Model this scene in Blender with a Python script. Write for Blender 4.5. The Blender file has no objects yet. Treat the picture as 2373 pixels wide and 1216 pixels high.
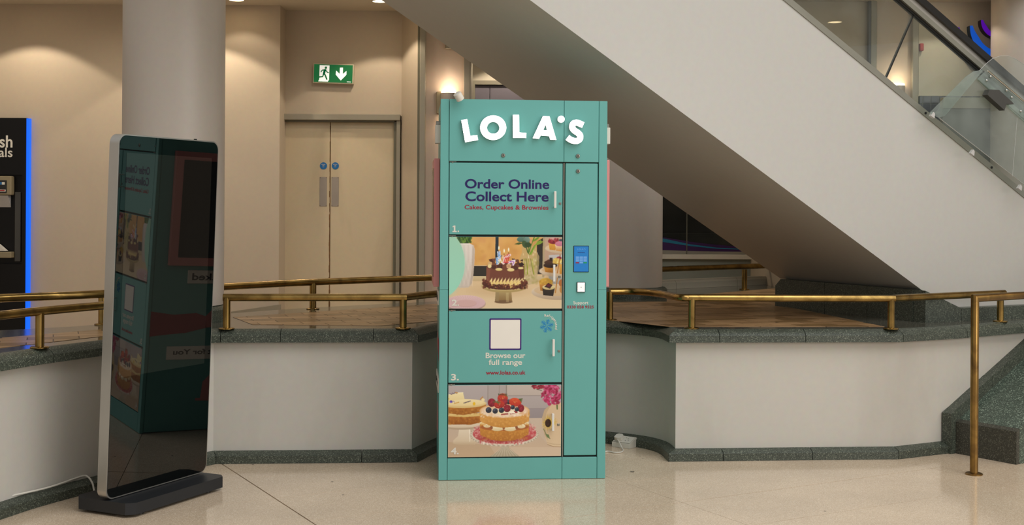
import bpy, bmesh, math, random
import numpy as np
from mathutils import Vector, Matrix
from mathutils.geometry import tessellate_polygon
random.seed(7)
rng = np.random.default_rng(7)
C = bpy.context.scene.collection
S = bpy.context.scene
PI = math.pi

# ------------------------------------------------------------------ camera, world, lights, exposure
F_PX, HX, HY, ROLL, CAM_Z = 2850.0, 1186.5, 490.0, 0.006, 1.41
cam_data = bpy.data.cameras.new('camera')
cam_data.sensor_fit = 'HORIZONTAL'
cam_data.sensor_width = 36.0
cam_data.lens = 36.0 * F_PX / 2373.0
cam_data.shift_y = -(608.0 - HY) / 2373.0
cam_data.clip_start = 0.05
cam = bpy.data.objects.new('camera', cam_data)
C.objects.link(cam)
cr, sr = math.cos(ROLL), math.sin(ROLL)
cam.matrix_world = Matrix(((cr, -sr, 0, 0), (0, 0, -1, 0), (sr, cr, 0, CAM_Z), (0, 0, 0, 1)))
S.camera = cam

S.view_settings.view_transform = 'Standard'
S.view_settings.look = 'None'
S.view_settings.gamma = 1.0
S.view_settings.use_curve_mapping = False
S.view_settings.exposure = 0.62

world = bpy.data.worlds.new('mall_ambient')
S.world = world
world.use_nodes = True
world.node_tree.nodes['Background'].inputs[0].default_value = (1.0, 0.97, 0.93, 1)
world.node_tree.nodes['Background'].inputs[1].default_value = 0.33

def area_light(name, loc, rot, sx, sy, power, color):
    l = bpy.data.lights.new(name, 'AREA')
    l.shape = 'RECTANGLE'; l.size = sx; l.size_y = sy; l.energy = power; l.color = color
    o = bpy.data.objects.new(name, l); C.objects.link(o)
    o.location = loc; o.rotation_euler = rot
    return o
def spot_light(name, loc, rot, power, color, angle, blend=0.15, radius=0.03):
    l = bpy.data.lights.new(name, 'SPOT')
    l.energy = power; l.color = color; l.spot_size = angle; l.spot_blend = blend; l.shadow_soft_size = radius
    o = bpy.data.objects.new(name, l); C.objects.link(o)
    o.location = loc; o.rotation_euler = rot
    return o
def point_light(name, loc, power, color, radius=0.03):
    l = bpy.data.lights.new(name, 'POINT')
    l.energy = power; l.color = color; l.shadow_soft_size = radius
    o = bpy.data.objects.new(name, l); C.objects.link(o); o.location = loc
    return o
# the atrium skylight over the open hall in front, and the long shopfronts behind the viewer
area_light('atrium_skylight', (5.0, 1.2, 8.5), (math.radians(14), math.radians(16), 0), 10, 8, 500, (1.0, 0.99, 0.98))
area_light('hall_shopfront_light', (8.5, -1.5, 3.0), (math.radians(80), 0, math.radians(48)), 8, 2.8, 175, (1.0, 0.95, 0.88))

# ------------------------------------------------------------------ points measured on the photograph -> real places
def ray(px, py):
    dx, dy = px - HX, HY - py
    return ((dx * cr - dy * sr) / F_PX, (dx * sr + dy * cr) / F_PX)
def at(px, py, Y):
    a, b = ray(px, py)
    return Vector((a * Y, Y, CAM_Z + b * Y))
def on_z(px, py, z=0.0):
    a, b = ray(px, py)
    Y = (z - CAM_Z) / b
    return Vector((a * Y, Y, z))
def on_plane(px, py, p, d):
    """vertical plane through p (x,y) along d (unit x,y): returns (distance along d, z)"""
    a, b = ray(px, py)
    n = (d[1], -d[0])
    Y = (p[0] * n[0] + p[1] * n[1]) / (a * n[0] + n[1])
    X = a * Y
    return ((X - p[0]) * d[0] + (Y - p[1]) * d[1], CAM_Z + b * Y)

# ------------------------------------------------------------------ materials
def lin(c):
    return c / 12.92 if c <= 0.04045 else ((c + 0.055) / 1.055) ** 2.4
def hexc(h):
    h = h.lstrip('#')
    return tuple(lin(int(h[i:i + 2], 16) / 255) for i in (0, 2, 4)) + (1.0,)
MATS = {}
def new_mat(name):
    m = bpy.data.materials.new(name); m.use_nodes = True
    nt = m.node_tree
    return m, nt, nt.nodes['Principled BSDF']
def setin(b, **kw):
    for k, v in kw.items():
        b.inputs[k.replace('_', ' ')].default_value = v
def plain(name, col, rough=0.5, metal=0.0, var=0.06, scale=6.0, bump=0.0, spec=0.5, coat=0.0, ior=None):
    m, nt, b = new_mat(name)
    c = hexc(col) if isinstance(col, str) else col
    tc = nt.nodes.new('ShaderNodeTexCoord')
    nz = nt.nodes.new('ShaderNodeTexNoise'); nz.inputs['Scale'].default_value = scale; nz.inputs['Detail'].default_value = 5
    nt.links.new(tc.outputs['Object'], nz.inputs['Vector'])
    rp = nt.nodes.new('ShaderNodeValToRGB')
    rp.color_ramp.elements[0].position = 0.3; rp.color_ramp.elements[1].position = 0.7
    rp.color_ramp.elements[0].color = tuple(x * (1 - var) for x in c[:3]) + (1,)
    rp.color_ramp.elements[1].color = tuple(min(1, x * (1 + var)) for x in c[:3]) + (1,)
    nt.links.new(nz.outputs['Fac'], rp.inputs['Fac']); nt.links.new(rp.outputs['Color'], b.inputs['Base Color'])
    setin(b, Roughness=rough, Metallic=metal)
    b.inputs['Specular IOR Level'].default_value = spec
    if coat: b.inputs['Coat Weight'].default_value = coat; b.inputs['Coat Roughness'].default_value = 0.05
    if ior: b.inputs['IOR'].default_value = ior
    if bump:
        n2 = nt.nodes.new('ShaderNodeTexNoise'); n2.inputs['Scale'].default_value = scale * 12; n2.inputs['Detail'].default_value = 6
        nt.links.new(tc.outputs['Object'], n2.inputs['Vector'])
        bp = nt.nodes.new('ShaderNodeBump'); bp.inputs['Strength'].default_value = bump; bp.inputs['Distance'].default_value = 0.002
        nt.links.new(n2.outputs['Fac'], bp.inputs['Height']); nt.links.new(bp.outputs['Normal'], b.inputs['Normal'])
    MATS[name] = m
    return m
def painted_wall(name, col, stain='#6f6048', amount=0.25, rough=0.6):
    """wall paint with faint scuffs and smears"""
    m, nt, b = new_mat(name)
    c = hexc(col)
    tc = nt.nodes.new('ShaderNodeTexCoord')
    def noise(scale, det, dist=0.0, vec=None):
        n = nt.nodes.new('ShaderNodeTexNoise'); n.inputs['Scale'].default_value = scale
        n.inputs['Detail'].default_value = det; n.inputs['Distortion'].default_value = dist
        nt.links.new(vec or tc.outputs['Object'], n.inputs['Vector']); return n
    mp = nt.nodes.new('ShaderNodeMapping'); mp.inputs['Scale'].default_value = (1.0, 1.0, 0.35)
    nt.links.new(tc.outputs['Object'], mp.inputs['Vector'])
    a = noise(2.2, 6, 0.6, mp.outputs['Vector'])
    r = nt.nodes.new('ShaderNodeValToRGB')
    r.color_ramp.elements[0].position = 0.52; r.color_ramp.elements[0].color = (0, 0, 0, 1)
    r.color_ramp.elements[1].position = 0.85; r.color_ramp.elements[1].color = (1, 1, 1, 1)
    nt.links.new(a.outputs['Fac'], r.inputs['Fac'])
    f = nt.nodes.new('ShaderNodeTexNoise'); f.inputs['Scale'].default_value = 30; f.inputs['Detail'].default_value = 8
    nt.links.new(tc.outputs['Object'], f.inputs['Vector'])
    mul = nt.nodes.new('ShaderNodeMath'); mul.operation = 'MULTIPLY'; mul.inputs[1].default_value = amount
    nt.links.new(r.outputs['Color'], mul.inputs[0])
    mx = nt.nodes.new('ShaderNodeMix'); mx.data_type = 'RGBA'
    mx.inputs[6].default_value = c; mx.inputs[7].default_value = hexc(stain)
    nt.links.new(mul.outputs[0], mx.inputs[0])
    mx2 = nt.nodes.new('ShaderNodeMix'); mx2.data_type = 'RGBA'; mx2.blend_type = 'MULTIPLY'; mx2.inputs[0].default_value = 0.12
    nt.links.new(mx.outputs[2], mx2.inputs[6]); nt.links.new(f.outputs['Color'], mx2.inputs[7])
    nt.links.new(mx2.outputs[2], b.inputs['Base Color'])
    bp = nt.nodes.new('ShaderNodeBump'); bp.inputs['Strength'].default_value = 0.08; bp.inputs['Distance'].default_value = 0.002
    nt.links.new(f.outputs['Fac'], bp.inputs['Height']); nt.links.new(bp.outputs['Normal'], b.inputs['Normal'])
    setin(b, Roughness=rough)
    MATS[name] = m
    return m
def speckle(name, base, dark, light, scale=160.0, rough=0.3, spec=0.5, big='#000000', bigamt=0.0):
    """granite / terrazzo: ground colour with dark and pale grains"""
    m, nt, b = new_mat(name)
    tc = nt.nodes.new('ShaderNodeTexCoord')
    v = nt.nodes.new('ShaderNodeTexVoronoi'); v.inputs['Scale'].default_value = scale
    nt.links.new(tc.outputs['Object'], v.inputs['Vector'])
    sp = nt.nodes.new('ShaderNodeSeparateColor'); nt.links.new(v.outputs['Color'], sp.inputs['Color'])
    r = nt.nodes.new('ShaderNodeValToRGB'); r.color_ramp.interpolation = 'CONSTANT'
    e = r.color_ramp.elements
    e[0].position = 0.0; e[0].color = hexc(dark)
    e[1].position = 0.22; e[1].color = hexc(base)
    x = e.new(0.62); x.color = tuple(0.82 * q for q in hexc(base)[:3]) + (1,)
    y = e.new(0.9); y.color = hexc(light)
    nt.links.new(sp.outputs[0], r.inputs['Fac'])
    n = nt.nodes.new('ShaderNodeTexNoise'); n.inputs['Scale'].default_value = 1.6; n.inputs['Detail'].default_value = 6
    nt.links.new(tc.outputs['Object'], n.inputs['Vector'])
    mr = nt.nodes.new('ShaderNodeMapRange'); mr.inputs[1].default_value = 0.3; mr.inputs[2].default_value = 0.7
    mr.inputs[3].default_value = 0.88; mr.inputs[4].default_value = 1.08
    nt.links.new(n.outputs['Fac'], mr.inputs[0])
    mx = nt.nodes.new('ShaderNodeVectorMath'); mx.operation = 'SCALE'
    nt.links.new(r.outputs['Color'], mx.inputs[0]); nt.links.new(mr.outputs[0], mx.inputs['Scale'])
    nt.links.new(mx.outputs[0], b.inputs['Base Color'])
    rr = nt.nodes.new('ShaderNodeMapRange'); rr.inputs[3].default_value = rough * 0.8; rr.inputs[4].default_value = rough * 1.3
    nt.links.new(n.outputs['Fac'], rr.inputs[0]); nt.links.new(rr.outputs[0], b.inputs['Roughness'])
    b.inputs['Specular IOR Level'].default_value = spec
    MATS[name] = m
    return m
def brass(name='brass', rough=0.22, dull=False):
    m, nt, b = new_mat(name)
    tc = nt.nodes.new('ShaderNodeTexCoord')
    n = nt.nodes.new('ShaderNodeTexNoise'); n.inputs['Scale'].default_value = 9; n.inputs['Detail'].default_value = 8
    n.inputs['Distortion'].default_value = 0.8
    nt.links.new(tc.outputs['Object'], n.inputs['Vector'])
    r = nt.nodes.new('ShaderNodeValToRGB')
    r.color_ramp.elements[0].position = 0.32; r.color_ramp.elements[0].color = hexc('#6b5232' if dull else '#7a6238')
    r.color_ramp.elements[1].position = 0.62; r.color_ramp.elements[1].color = hexc('#9a7a46' if dull else '#ab8d52')
    nt.links.new(n.outputs['Fac'], r.inputs['Fac']); nt.links.new(r.outputs['Color'], b.inputs['Base Color'])
    mr = nt.nodes.new('ShaderNodeMapRange'); mr.inputs[3].default_value = rough * 1.5; mr.inputs[4].default_value = rough * 0.7
    nt.links.new(n.outputs['Fac'], mr.inputs[0]); nt.links.new(mr.outputs[0], b.inputs['Roughness'])
    setin(b, Metallic=1.0)
    MATS[name] = m
    return m
def emitter(name, col, strength, base='#ffffff'):
    m, nt, b = new_mat(name)
    b.inputs['Base Color'].default_value = hexc(base)
    b.inputs['Emission Color'].default_value = hexc(col) if isinstance(col, str) else col
    b.inputs['Emission Strength'].default_value = strength
    MATS[name] = m
    return m
def clear_sheet(name, tint='#e9f1ee', refl=1.0, rough=0.0, haze=0.04, hazecol='#cfd6d2'):
    """thin clear sheet: mostly see-through, reflects more at grazing angles, slightly dusty"""
    m = bpy.data.materials.new(name); m.use_nodes = True
    nt = m.node_tree; nt.nodes.clear()
    out = nt.nodes.new('ShaderNodeOutputMaterial')
    tr = nt.nodes.new('ShaderNodeBsdfTransparent'); tr.inputs[0].default_value = hexc(tint)
    gl = nt.nodes.new('ShaderNodeBsdfGlossy'); gl.inputs['Roughness'].default_value = rough
    df = nt.nodes.new('ShaderNodeBsdfDiffuse'); df.inputs[0].default_value = hexc(hazecol)
    lw = nt.nodes.new('ShaderNodeLayerWeight'); lw.inputs[0].default_value = 0.5
    pw = nt.nodes.new('ShaderNodeMath'); pw.operation = 'POWER'; pw.inputs[1].default_value = 4.0
    nt.links.new(lw.outputs['Facing'], pw.inputs[0])
    mu = nt.nodes.new('ShaderNodeMath'); mu.operation = 'MULTIPLY_ADD'; mu.inputs[1].default_value = 0.9 * refl; mu.inputs[2].default_value = 0.04 * refl
    nt.links.new(pw.outputs[0], mu.inputs[0])
    tc = nt.nodes.new('ShaderNodeTexCoord')
    nz = nt.nodes.new('ShaderNodeTexNoise'); nz.inputs['Scale'].default_value = 5; nz.inputs['Detail'].default_value = 8
    nt.links.new(tc.outputs['Object'], nz.inputs['Vector'])
    mh = nt.nodes.new('ShaderNodeMapRange'); mh.inputs[1].default_value = 0.3; mh.inputs[2].default_value = 0.8
    mh.inputs[3].default_value = haze * 0.4; mh.inputs[4].default_value = haze * 1.8
    nt.links.new(nz.outputs['Fac'], mh.inputs[0])
    m1 = nt.nodes.new('ShaderNodeMixShader'); m2 = nt.nodes.new('ShaderNodeMixShader')
    nt.links.new(mu.outputs[0], m1.inputs[0]); nt.links.new(tr.outputs[0], m1.inputs[1]); nt.links.new(gl.outputs[0], m1.inputs[2])
    nt.links.new(mh.outputs[0], m2.inputs[0]); nt.links.new(m1.outputs[0], m2.inputs[1]); nt.links.new(df.outputs[0], m2.inputs[2])
    nt.links.new(m2.outputs[0], out.inputs[0])
    MATS[name] = m
    return m
def print_mat(name='printed_photo', gain=1.0, rough=0.35):
    m, nt, b = new_mat(name)
    a = nt.nodes.new('ShaderNodeAttribute'); a.attribute_name = 'ink'
    nt.links.new(a.outputs['Color'], b.inputs['Base Color'])
    setin(b, Roughness=rough)
    MATS[name] = m
    return m

plain('teal_metal', '#62a8a2', rough=0.42, var=0.015)
plain('teal_seam', '#1d2421', rough=0.6)
plain('grey_strip', '#8b8b80', rough=0.35, metal=0.4)
painted_wall('parapet_paint', '#c2beb5', amount=0.2)
painted_wall('wall_paint', '#c2b29c', amount=0.12)
painted_wall('pink_wall_paint', '#cdb8a4', amount=0.08)
painted_wall('door_paint', '#cdbb9b', stain='#7a6d52', amount=0.45)
painted_wall('frame_paint', '#97907f', amount=0.15, rough=0.45)
painted_wall('column_paint', '#c7bdb2', amount=0.05, rough=0.42)
painted_wall('escalator_paint', '#b9b7b1', amount=0.05, rough=0.33)
painted_wall('ceiling_paint', '#d2c8b5', amount=0.05)
painted_wall('cream_wall_paint', '#d2c8b4', amount=0.05)
painted_wall('green_grey_paint', '#85887b', amount=0.1)
plain('olive_metal', '#6c6856', rough=0.4)
plain('door_grey', '#76707a', rough=0.5)
speckle('granite', '#454c42', '#2a2f29', '#767c6e', scale=300, rough=0.4)
speckle('granite_polished', '#58574e', '#3b3c34', '#858174', scale=260, rough=0.11)
speckle('terrazzo', '#dac5ab', '#c3af96', '#e8d9c4', scale=330, rough=0.11, spec=0.6)
plain('floor_joint', '#6e6254', rough=0.7)
plain('paver_tan', '#a9865f', rough=0.3, var=0.12, scale=9)
plain('paver_brown', '#957450', rough=0.3, var=0.12, scale=9)
plain('paver_dark', '#82643f', rough=0.3, var=0.12, scale=9)
plain('paver_joint', '#3a2f24', rough=0.4)
brass('brass'); brass('brass_dull', rough=0.3, dull=True)
plain('black_gloss', '#0b0c0d', rough=0.08, var=0.0)
plain('aluminium', '#b9b6b0', rough=0.36, metal=0.85, var=0.04)
plain('base_black', '#1d1f23', rough=0.45)
plain('rubber', '#101112', rough=0.3)
plain('steel', '#9a988f', rough=0.28, metal=0.9)
plain('chrome', '#cfcfca', rough=0.12, metal=1.0, var=0.02)
plain('cap_metal', '#8e8d82', rough=0.33, metal=0.6)
plain('white_plastic', '#d8d4c9', rough=0.4)
plain('white_metal', '#dedbd4', rough=0.4)
plain('purple_ink', '#1c0a58', rough=0.4, var=0.02)
plain('red_ink', '#98102f', rough=0.4, var=0.02)
plain('white_ink', '#dad6ca', rough=0.4, var=0.02)
plain('blue_ink', '#1c86c4', rough=0.4, var=0.02)
plain('card_white', '#e8e3d9', rough=0.4, var=0.02)
plain('purple_frame', '#34106c', rough=0.35, var=0.02)
plain('pink_panel', '#dc8f8c', rough=0.4, var=0.02)
plain('dark_screen', '#181a1d', rough=0.1, var=0.0)
plain('red_plastic', '#a31712', rough=0.4)
plain('disc_blue', '#1163a0', rough=0.4)
plain('plate_grey', '#958b80', rough=0.4, metal=0.0)
plain('atm_black', '#080706', rough=0.4, spec=0.25)
plain('vinyl_purple', '#3a1450', rough=0.3)
plain('vinyl_blue', '#1f7896', rough=0.3)
speckle('granite_worn', '#403f36', '#2b2a23', '#66675a', scale=300, rough=0.45)
speckle('granite_green', '#4b594e', '#2c352e', '#93a392', scale=260, rough=0.38)
plain('atm_grey', '#3b3a36', rough=0.4)
plain('atm_beige', '#8c8064', rough=0.4)
plain('silver_plastic', '#b5b3b0', rough=0.3)
plain('sign_rim', '#c0b69e', rough=0.4)
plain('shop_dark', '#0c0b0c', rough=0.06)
plain('purple_side', '#2c1238', rough=0.4)
plain('blue_side', '#0a3a58', rough=0.4)
plain('navy_tile', '#20243a', rough=0.15, var=0.15, scale=20)
plain('grout', '#8a8a84', rough=0.7)
plain('dark_grey_panel', '#55564f', rough=0.4)
plain('seam_rust', '#6b4a26', rough=0.8, var=0.3, scale=30)
emitter('sign_white', '#ffffff', 2.2)
emitter('exit_green', '#058a4a', 0.16, '#03602f')
emitter('exit_white', '#f2f5ee', 0.32)
emitter('blue_led', '#0064ff', 0.75, '#001a60')
emitter('screen_blue', '#0874c0', 0.28, '#0c5f96')
emitter('screen_key', '#7fa9d8', 0.2, '#5f8fc4')
emitter('screen_red', '#a01c30', 0.2, '#7a1020')
emitter('screen_green', '#119a50', 0.2, '#0a7a3a')
emitter('scanner_glow', '#f6e8da', 0.12)
emitter('scanner_led', '#ffffff', 1.2)
emitter('lamp_glow', '#ffd9a8', 9.0)
emitter('downlight_glow', '#ffe2b0', 9.0)
emitter('neon_blue', '#0a62e0', 0.3, '#0a4ab0')
emitter('neon_purple', '#6a10c8', 0.28, '#4a0aa0')
emitter('amber_glow', '#b46a28', 0.35, '#3a2410')
clear_sheet('escalator_glass', tint='#e9ede9', haze=0.03)
clear_sheet('acrylic', tint='#f2f5f3', haze=0.06)
clear_sheet('acrylic_edge', tint='#e0e8e4', haze=0.13, hazecol='#dde5e0')
clear_sheet('shop_glass', tint='#b9bdb8', haze=0.02)
print_mat()
plain('totem_glass', '#050606', rough=0.015, var=0.0, ior=1.6)
plain('totem_panel', '#1a1815', rough=0.02, var=0.0, ior=1.78)

# ------------------------------------------------------------------ mesh helpers
def obj(name, bm, mat, parent=None, smooth=False, recalc=True):
    me = bpy.data.meshes.new(name)
    if recalc: bmesh.ops.recalc_face_normals(bm, faces=bm.faces)
    bm.to_mesh(me); bm.free()
    for mm in (mat if isinstance(mat, (list, tuple)) else [mat]):
        me.materials.append(MATS[mm])
    if smooth:
        me.shade_smooth()
        if hasattr(me, 'set_sharp_from_angle'): me.set_sharp_from_angle(angle=math.radians(35))
    o = bpy.data.objects.new(name, me); C.objects.link(o)
    if parent is not None: o.parent = parent
    return o
def empty(name, loc=(0, 0, 0), rz=0.0):
    o = bpy.data.objects.new(name, None); C.objects.link(o)
    o.location = loc; o.rotation_euler = (0, 0, rz); o.empty_display_size = 0.1
    return o
def tag(o, label, cat, group=None, kind=None):
    o['label'] = label; o['category'] = cat
    if group: o['group'] = group
    if kind: o['kind'] = kind
    return o
def struct(o):
    o['kind'] = 'structure'; return o
def lab(o, label):
    o['label'] = label; return o
def BM(): return bmesh.new()
def box(bm, x0, x1, y0, y1, z0, z1, bev=0.0, seg=1, M=None):
    vs = [bm.verts.new((x, y, z)) for x in (x0, x1) for y in (y0, y1) for z in (z0, z1)]
    idx = [(0, 1, 3, 2), (4, 6, 7, 5), (0, 4, 5, 1), (2, 3, 7, 6), (0, 2, 6, 4), (1, 5, 7, 3)]
    fs = [bm.faces.new([vs[i] for i in f]) for f in idx]
    if M is not None:
        for v in vs: v.co = M @ v.co
    if bev:
        es = {e for f in fs for e in f.edges}
        bmesh.ops.bevel(bm, geom=list(es), offset=bev, segments=seg, affect='EDGES')
    return bm
def prism(bm, pts, h0, h1, axis='z', M=None, bev=0.0, seg=1):
    """polygon pts extruded. axis z: pts=(x,y); axis y: pts=(x,z) between y=h0..h1; axis x: pts=(y,z)"""
    def v(p, h):
        q = {'z': (p[0], p[1], h), 'y': (p[0], h, p[1]), 'x': (h, p[0], p[1])}[axis]
        q = Vector(q)
        return bm.verts.new(M @ q if M is not None else q)
    a = [v(p, h0) for p in pts]; b = [v(p, h1) for p in pts]
    n = len(pts)
    tri = tessellate_polygon([[Vector((p[0], p[1], 0)) for p in pts]])
    fs = []
    if n <= 4:
        fs += [bm.faces.new(a[::-1]), bm.faces.new(b)]
    else:
        for t in tri:
            fs.append(bm.faces.new([a[i] for i in t[::-1]])); fs.append(bm.faces.new([b[i] for i in t]))
    for i in range(n):
        j = (i + 1) % n
        fs.append(bm.faces.new((a[i], a[j], b[j], b[i])))
    if bev:
        es = [e for e in {e for f in fs for e in f.edges} if len(e.link_faces) == 2 and e.calc_face_angle(0) > 0.5]
        bmesh.ops.bevel(bm, geom=es, offset=bev, segments=seg, affect='EDGES')
    return bm
def lathe(bm, prof, c=(0, 0, 0), n=32, M=None, caps=True):
    rings = []
    for r, z in prof:
        rings.append([bm.verts.new((c[0] + r * math.cos(2 * PI * i / n), c[1] + r * math.sin(2 * PI * i / n), c[2] + z)) for i in range(n)])
    for k in range(len(prof) - 1):
        for i in range(n):
            j = (i + 1) % n
            bm.faces.new((rings[k][i], rings[k][j], rings[k + 1][j], rings[k + 1][i]))
    if caps: bm.faces.new(rings[0][::-1]); bm.faces.new(rings[-1])
    if M is not None:
        for rr in rings:
            for v in rr: v.co = M @ v.co
    return bm
def tube(bm, pts, r, n=14, caps=True):
    """round tube through 3-d points with mitred bends"""
    pts = [Vector(p) for p in pts]
    rings = []
    up = None
    for k, p in enumerate(pts):
        if k == 0: d = (pts[1] - p).normalized(); t = d; sc = 1
        elif k == len(pts) - 1: d = (p - pts[k - 1]).normalized(); t = d; sc = 1
        else:
            d1 = (p - pts[k - 1]).normalized(); d2 = (pts[k + 1] - p).normalized()
            t = (d1 + d2).normalized(); sc = 1 / max(0.3, t.dot(d1)); d = d1
        if up is None:
            up = Vector((0, 0, 1)) if abs(t.z) < 0.9 else Vector((0, 1, 0))
        side = t.cross(up).normalized(); u2 = side.cross(t).normalized(); up = u2
        ring = []
        bend = None
        if sc > 1.0005:
            bend = (d2 - d1).normalized()
        for i in range(n):
            a = 2 * PI * i / n
            o = side * math.cos(a) * r + u2 * math.sin(a) * r
            if bend is not None:
                o = o + bend * (o.dot(bend)) * (sc - 1)
            ring.append(bm.verts.new(p + o))
        rings.append(ring)
    for k in range(len(rings) - 1):
        for i in range(n):
            j = (i + 1) % n
            bm.faces.new((rings[k][i], rings[k][j], rings[k + 1][j], rings[k + 1][i]))
    if caps:
        bm.faces.new(rings[0][::-1]); bm.faces.new(rings[-1])
    return bm
def catmull(pts, n=6):
    out = []
    P = [Vector(p) for p in pts]
    for i in range(len(P) - 1):
        p0 = P[i - 1] if i else P[0] * 2 - P[1]
        p1, p2 = P[i], P[i + 1]
        p3 = P[i + 2] if i + 2 < len(P) else P[-1] * 2 - P[-2]
        for k in range(n):
            t = k / n
            out.append(0.5 * ((2 * p1) + (p2 - p0) * t + (2 * p0 - 5 * p1 + 4 * p2 - p3) * t * t + (3 * p1 - p0 - 3 * p2 + p3) * t ** 3))
    out.append(P[-1])
    return out
class Path:
    """plan line (x,y); outward is to the right of travel"""
    def __init__(self, pts):
        self.p = [Vector((q[0], q[1])) for q in pts]
        self.s = [0.0]
        for a, b in zip(self.p, self.p[1:]): self.s.append(self.s[-1] + (b - a).length)
        self.L = self.s[-1]
        self.n = []
        for a, b in zip(self.p, self.p[1:]):
            d = (b - a).normalized(); self.n.append(Vector((d.y, -d.x)))
        self.m = [self.n[0]]
        for i in range(1, len(self.p) - 1):
            t = (self.n[i - 1] + self.n[i]).normalized(); self.m.append(t / max(0.35, t.dot(self.n[i])))
        self.m.append(self.n[-1])
    def seg(self, s):
        for i in range(len(self.p) - 1):
            if s <= self.s[i + 1] + 1e-9: return i
        return len(self.p) - 2
    def at(self, s):
        i = self.seg(s); t = (s - self.s[i]) / (self.s[i + 1] - self.s[i])
        return self.p[i].lerp(self.p[i + 1], t), self.n[i]
    def stations(self, a, b):
        def end(s):      # at a corner the cut follows the mitre
            for i in range(1, len(self.p) - 1):
                if abs(self.s[i] - s) < 0.006:
                    d = (self.p[i + 1] - self.p[i]).normalized() if s > self.s[i] else (self.p[i] - self.p[i - 1]).normalized()
                    return self.p[i] + d * (s - self.s[i]), self.m[i]
            return self.at(s)
        out = [end(a)]
        for i in range(1, len(self.p) - 1):
            if a + 0.006 < self.s[i] < b - 0.006: out.append((self.p[i], self.m[i]))
        out.append(end(b))
        return out
    def offset(self, o):
        return [p + m * o for p, m in zip(self.p, self.m)]
    def nearest(self, q):
        q = Vector((q[0], q[1])); best = (1e9, 0)
        for i in range(len(self.p) - 1):
            a, b = self.p[i], self.p[i + 1]
            t = max(0, min(1, (q - a).dot(b - a) / (b - a).length_squared))
            d = (a.lerp(b, t) - q).length
            if d < best[0]: best = (d, self.s[i] + t * (b - a).length)
        return best[1]
def sweep(bm, path, prof, a=0.0, b=None, closed=True):
    """profile points (outward offset, z) swept along path between arc lengths a..b"""
    b = path.L if b is None else b
    rings = [[bm.verts.new((p.x + m.x * o, p.y + m.y * o, z)) for o, z in prof] for p, m in path.stations(a, b)]
    n = len(prof)
    for r0, r1 in zip(rings, rings[1:]):
        for i in range(n if closed else n - 1):
            j = (i + 1) % n
            bm.faces.new((r0[i], r0[j], r1[j], r1[i]))
    if closed:
        bm.faces.new(rings[0][::-1]); bm.faces.new(rings[-1])
    return bm
def clip_convex(poly, conv):
    """Sutherland-Hodgman: poly clipped by counter-clockwise convex polygon"""
    out = list(poly)
    for i in range(len(conv)):
        a, b = conv[i], conv[(i + 1) % len(conv)]
        src, out = out, []
        if not src: return []
        def side(p): return (b[0] - a[0]) * (p[1] - a[1]) - (b[1] - a[1]) * (p[0] - a[0])
        for k in range(len(src)):
            p, q = src[k], src[(k + 1) % len(src)]
            sp, sq = side(p), side(q)
            if sp >= 0: out.append(p)
            if (sp >= 0) != (sq >= 0):
                t = sp / (sp - sq); out.append((p[0] + (q[0] - p[0]) * t, p[1] + (q[1] - p[1]) * t))
    return out
def poly_area(p):
    return 0.5 * sum(p[i][0] * p[(i + 1) % len(p)][1] - p[(i + 1) % len(p)][0] * p[i][1] for i in range(len(p)))

def text_mesh(body, bold=0.0, extrude=0.0, spacing=1.0):
    cu = bpy.data.curves.new('lettering', 'FONT'); cu.body = body; cu.size = 1.0
    cu.offset = bold; cu.extrude = extrude; cu.space_character = spacing; cu.resolution_u = 4
    o = bpy.data.objects.new('lettering', cu); C.objects.link(o)
    bpy.context.view_layer.update()
    dg = bpy.context.evaluated_depsgraph_get()
    me = bpy.data.meshes.new_from_object(o.evaluated_get(dg))
    bpy.data.objects.remove(o); bpy.data.curves.remove(cu)
    return me
def text_fit(name, body, x0, x1, z0, z1, y, mat, parent, bold=0.02, thick=0.0012, spacing=1.0, M=None, flip=False):
    """flat lettering filling the rectangle x0..x1, z0..z1 on a face looking along -y"""
    me = text_mesh(body, bold, 0.5, spacing)
    n = len(me.vertices); co = np.empty(n * 3, np.float32); me.vertices.foreach_get('co', co); co = co.reshape(-1, 3)
    lo, hi = co.min(0), co.max(0)
    out = np.empty_like(co)
    out[:, 0] = x0 + (co[:, 0] - lo[0]) / (hi[0] - lo[0]) * (x1 - x0)
    out[:, 2] = z0 + (co[:, 1] - lo[1]) / (hi[1] - lo[1]) * (z1 - z0)
    out[:, 1] = y - thick * (co[:, 2] - lo[2]) / (hi[2] - lo[2])
    if M is not None:
        R = np.array(M)[:3, :3]; T = np.array(M)[:3, 3]; out = out @ R.T + T
    me.vertices.foreach_set('co', out.astype(np.float32).ravel()); me.update()
    me.materials.clear(); me.materials.append(MATS[mat]); me.name = name
    o = bpy.data.objects.new(name, me); C.objects.link(o)
    if parent is not None: o.parent = parent
    return o
# ------------------------------------------------------------------ plan lines
def flat(p): return (p.x, p.y)
left_curve = [(-2.75, 3.6), (-2.56, 4.6), (-2.42, 5.2), (-2.31, 5.566), (-2.216, 5.84), (-2.054, 6.17), (-1.923, 6.42), (-1.775, 6.63), (-1.634, 6.82)]
left_curve = [flat(v) for v in catmull([(a, b, 0) for a, b in left_curve], 4)]
Pn0, Pn1 = on_z(968, 1071), on_z(1549, 1069.5)
niche = [flat(Pn0), flat(on_z(1017, 1046)), (-0.27, 7.56), (0.0, 7.70), (0.28, 7.66), flat(on_z(1416, 1029)), flat(on_z(1481, 1037)), flat(on_z(1526, 1049.5)), flat(Pn1)]
niche = [flat(v) for v in catmull([(a, b, 0) for a, b in niche], 4)]
right_pts = [flat(on_z(2083, 1064)), flat(on_z(2214, 1048.6)), (3.22, 7.68), (4.6, 8.66)]
FRONT = Path(left_curve + niche + right_pts)
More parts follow.
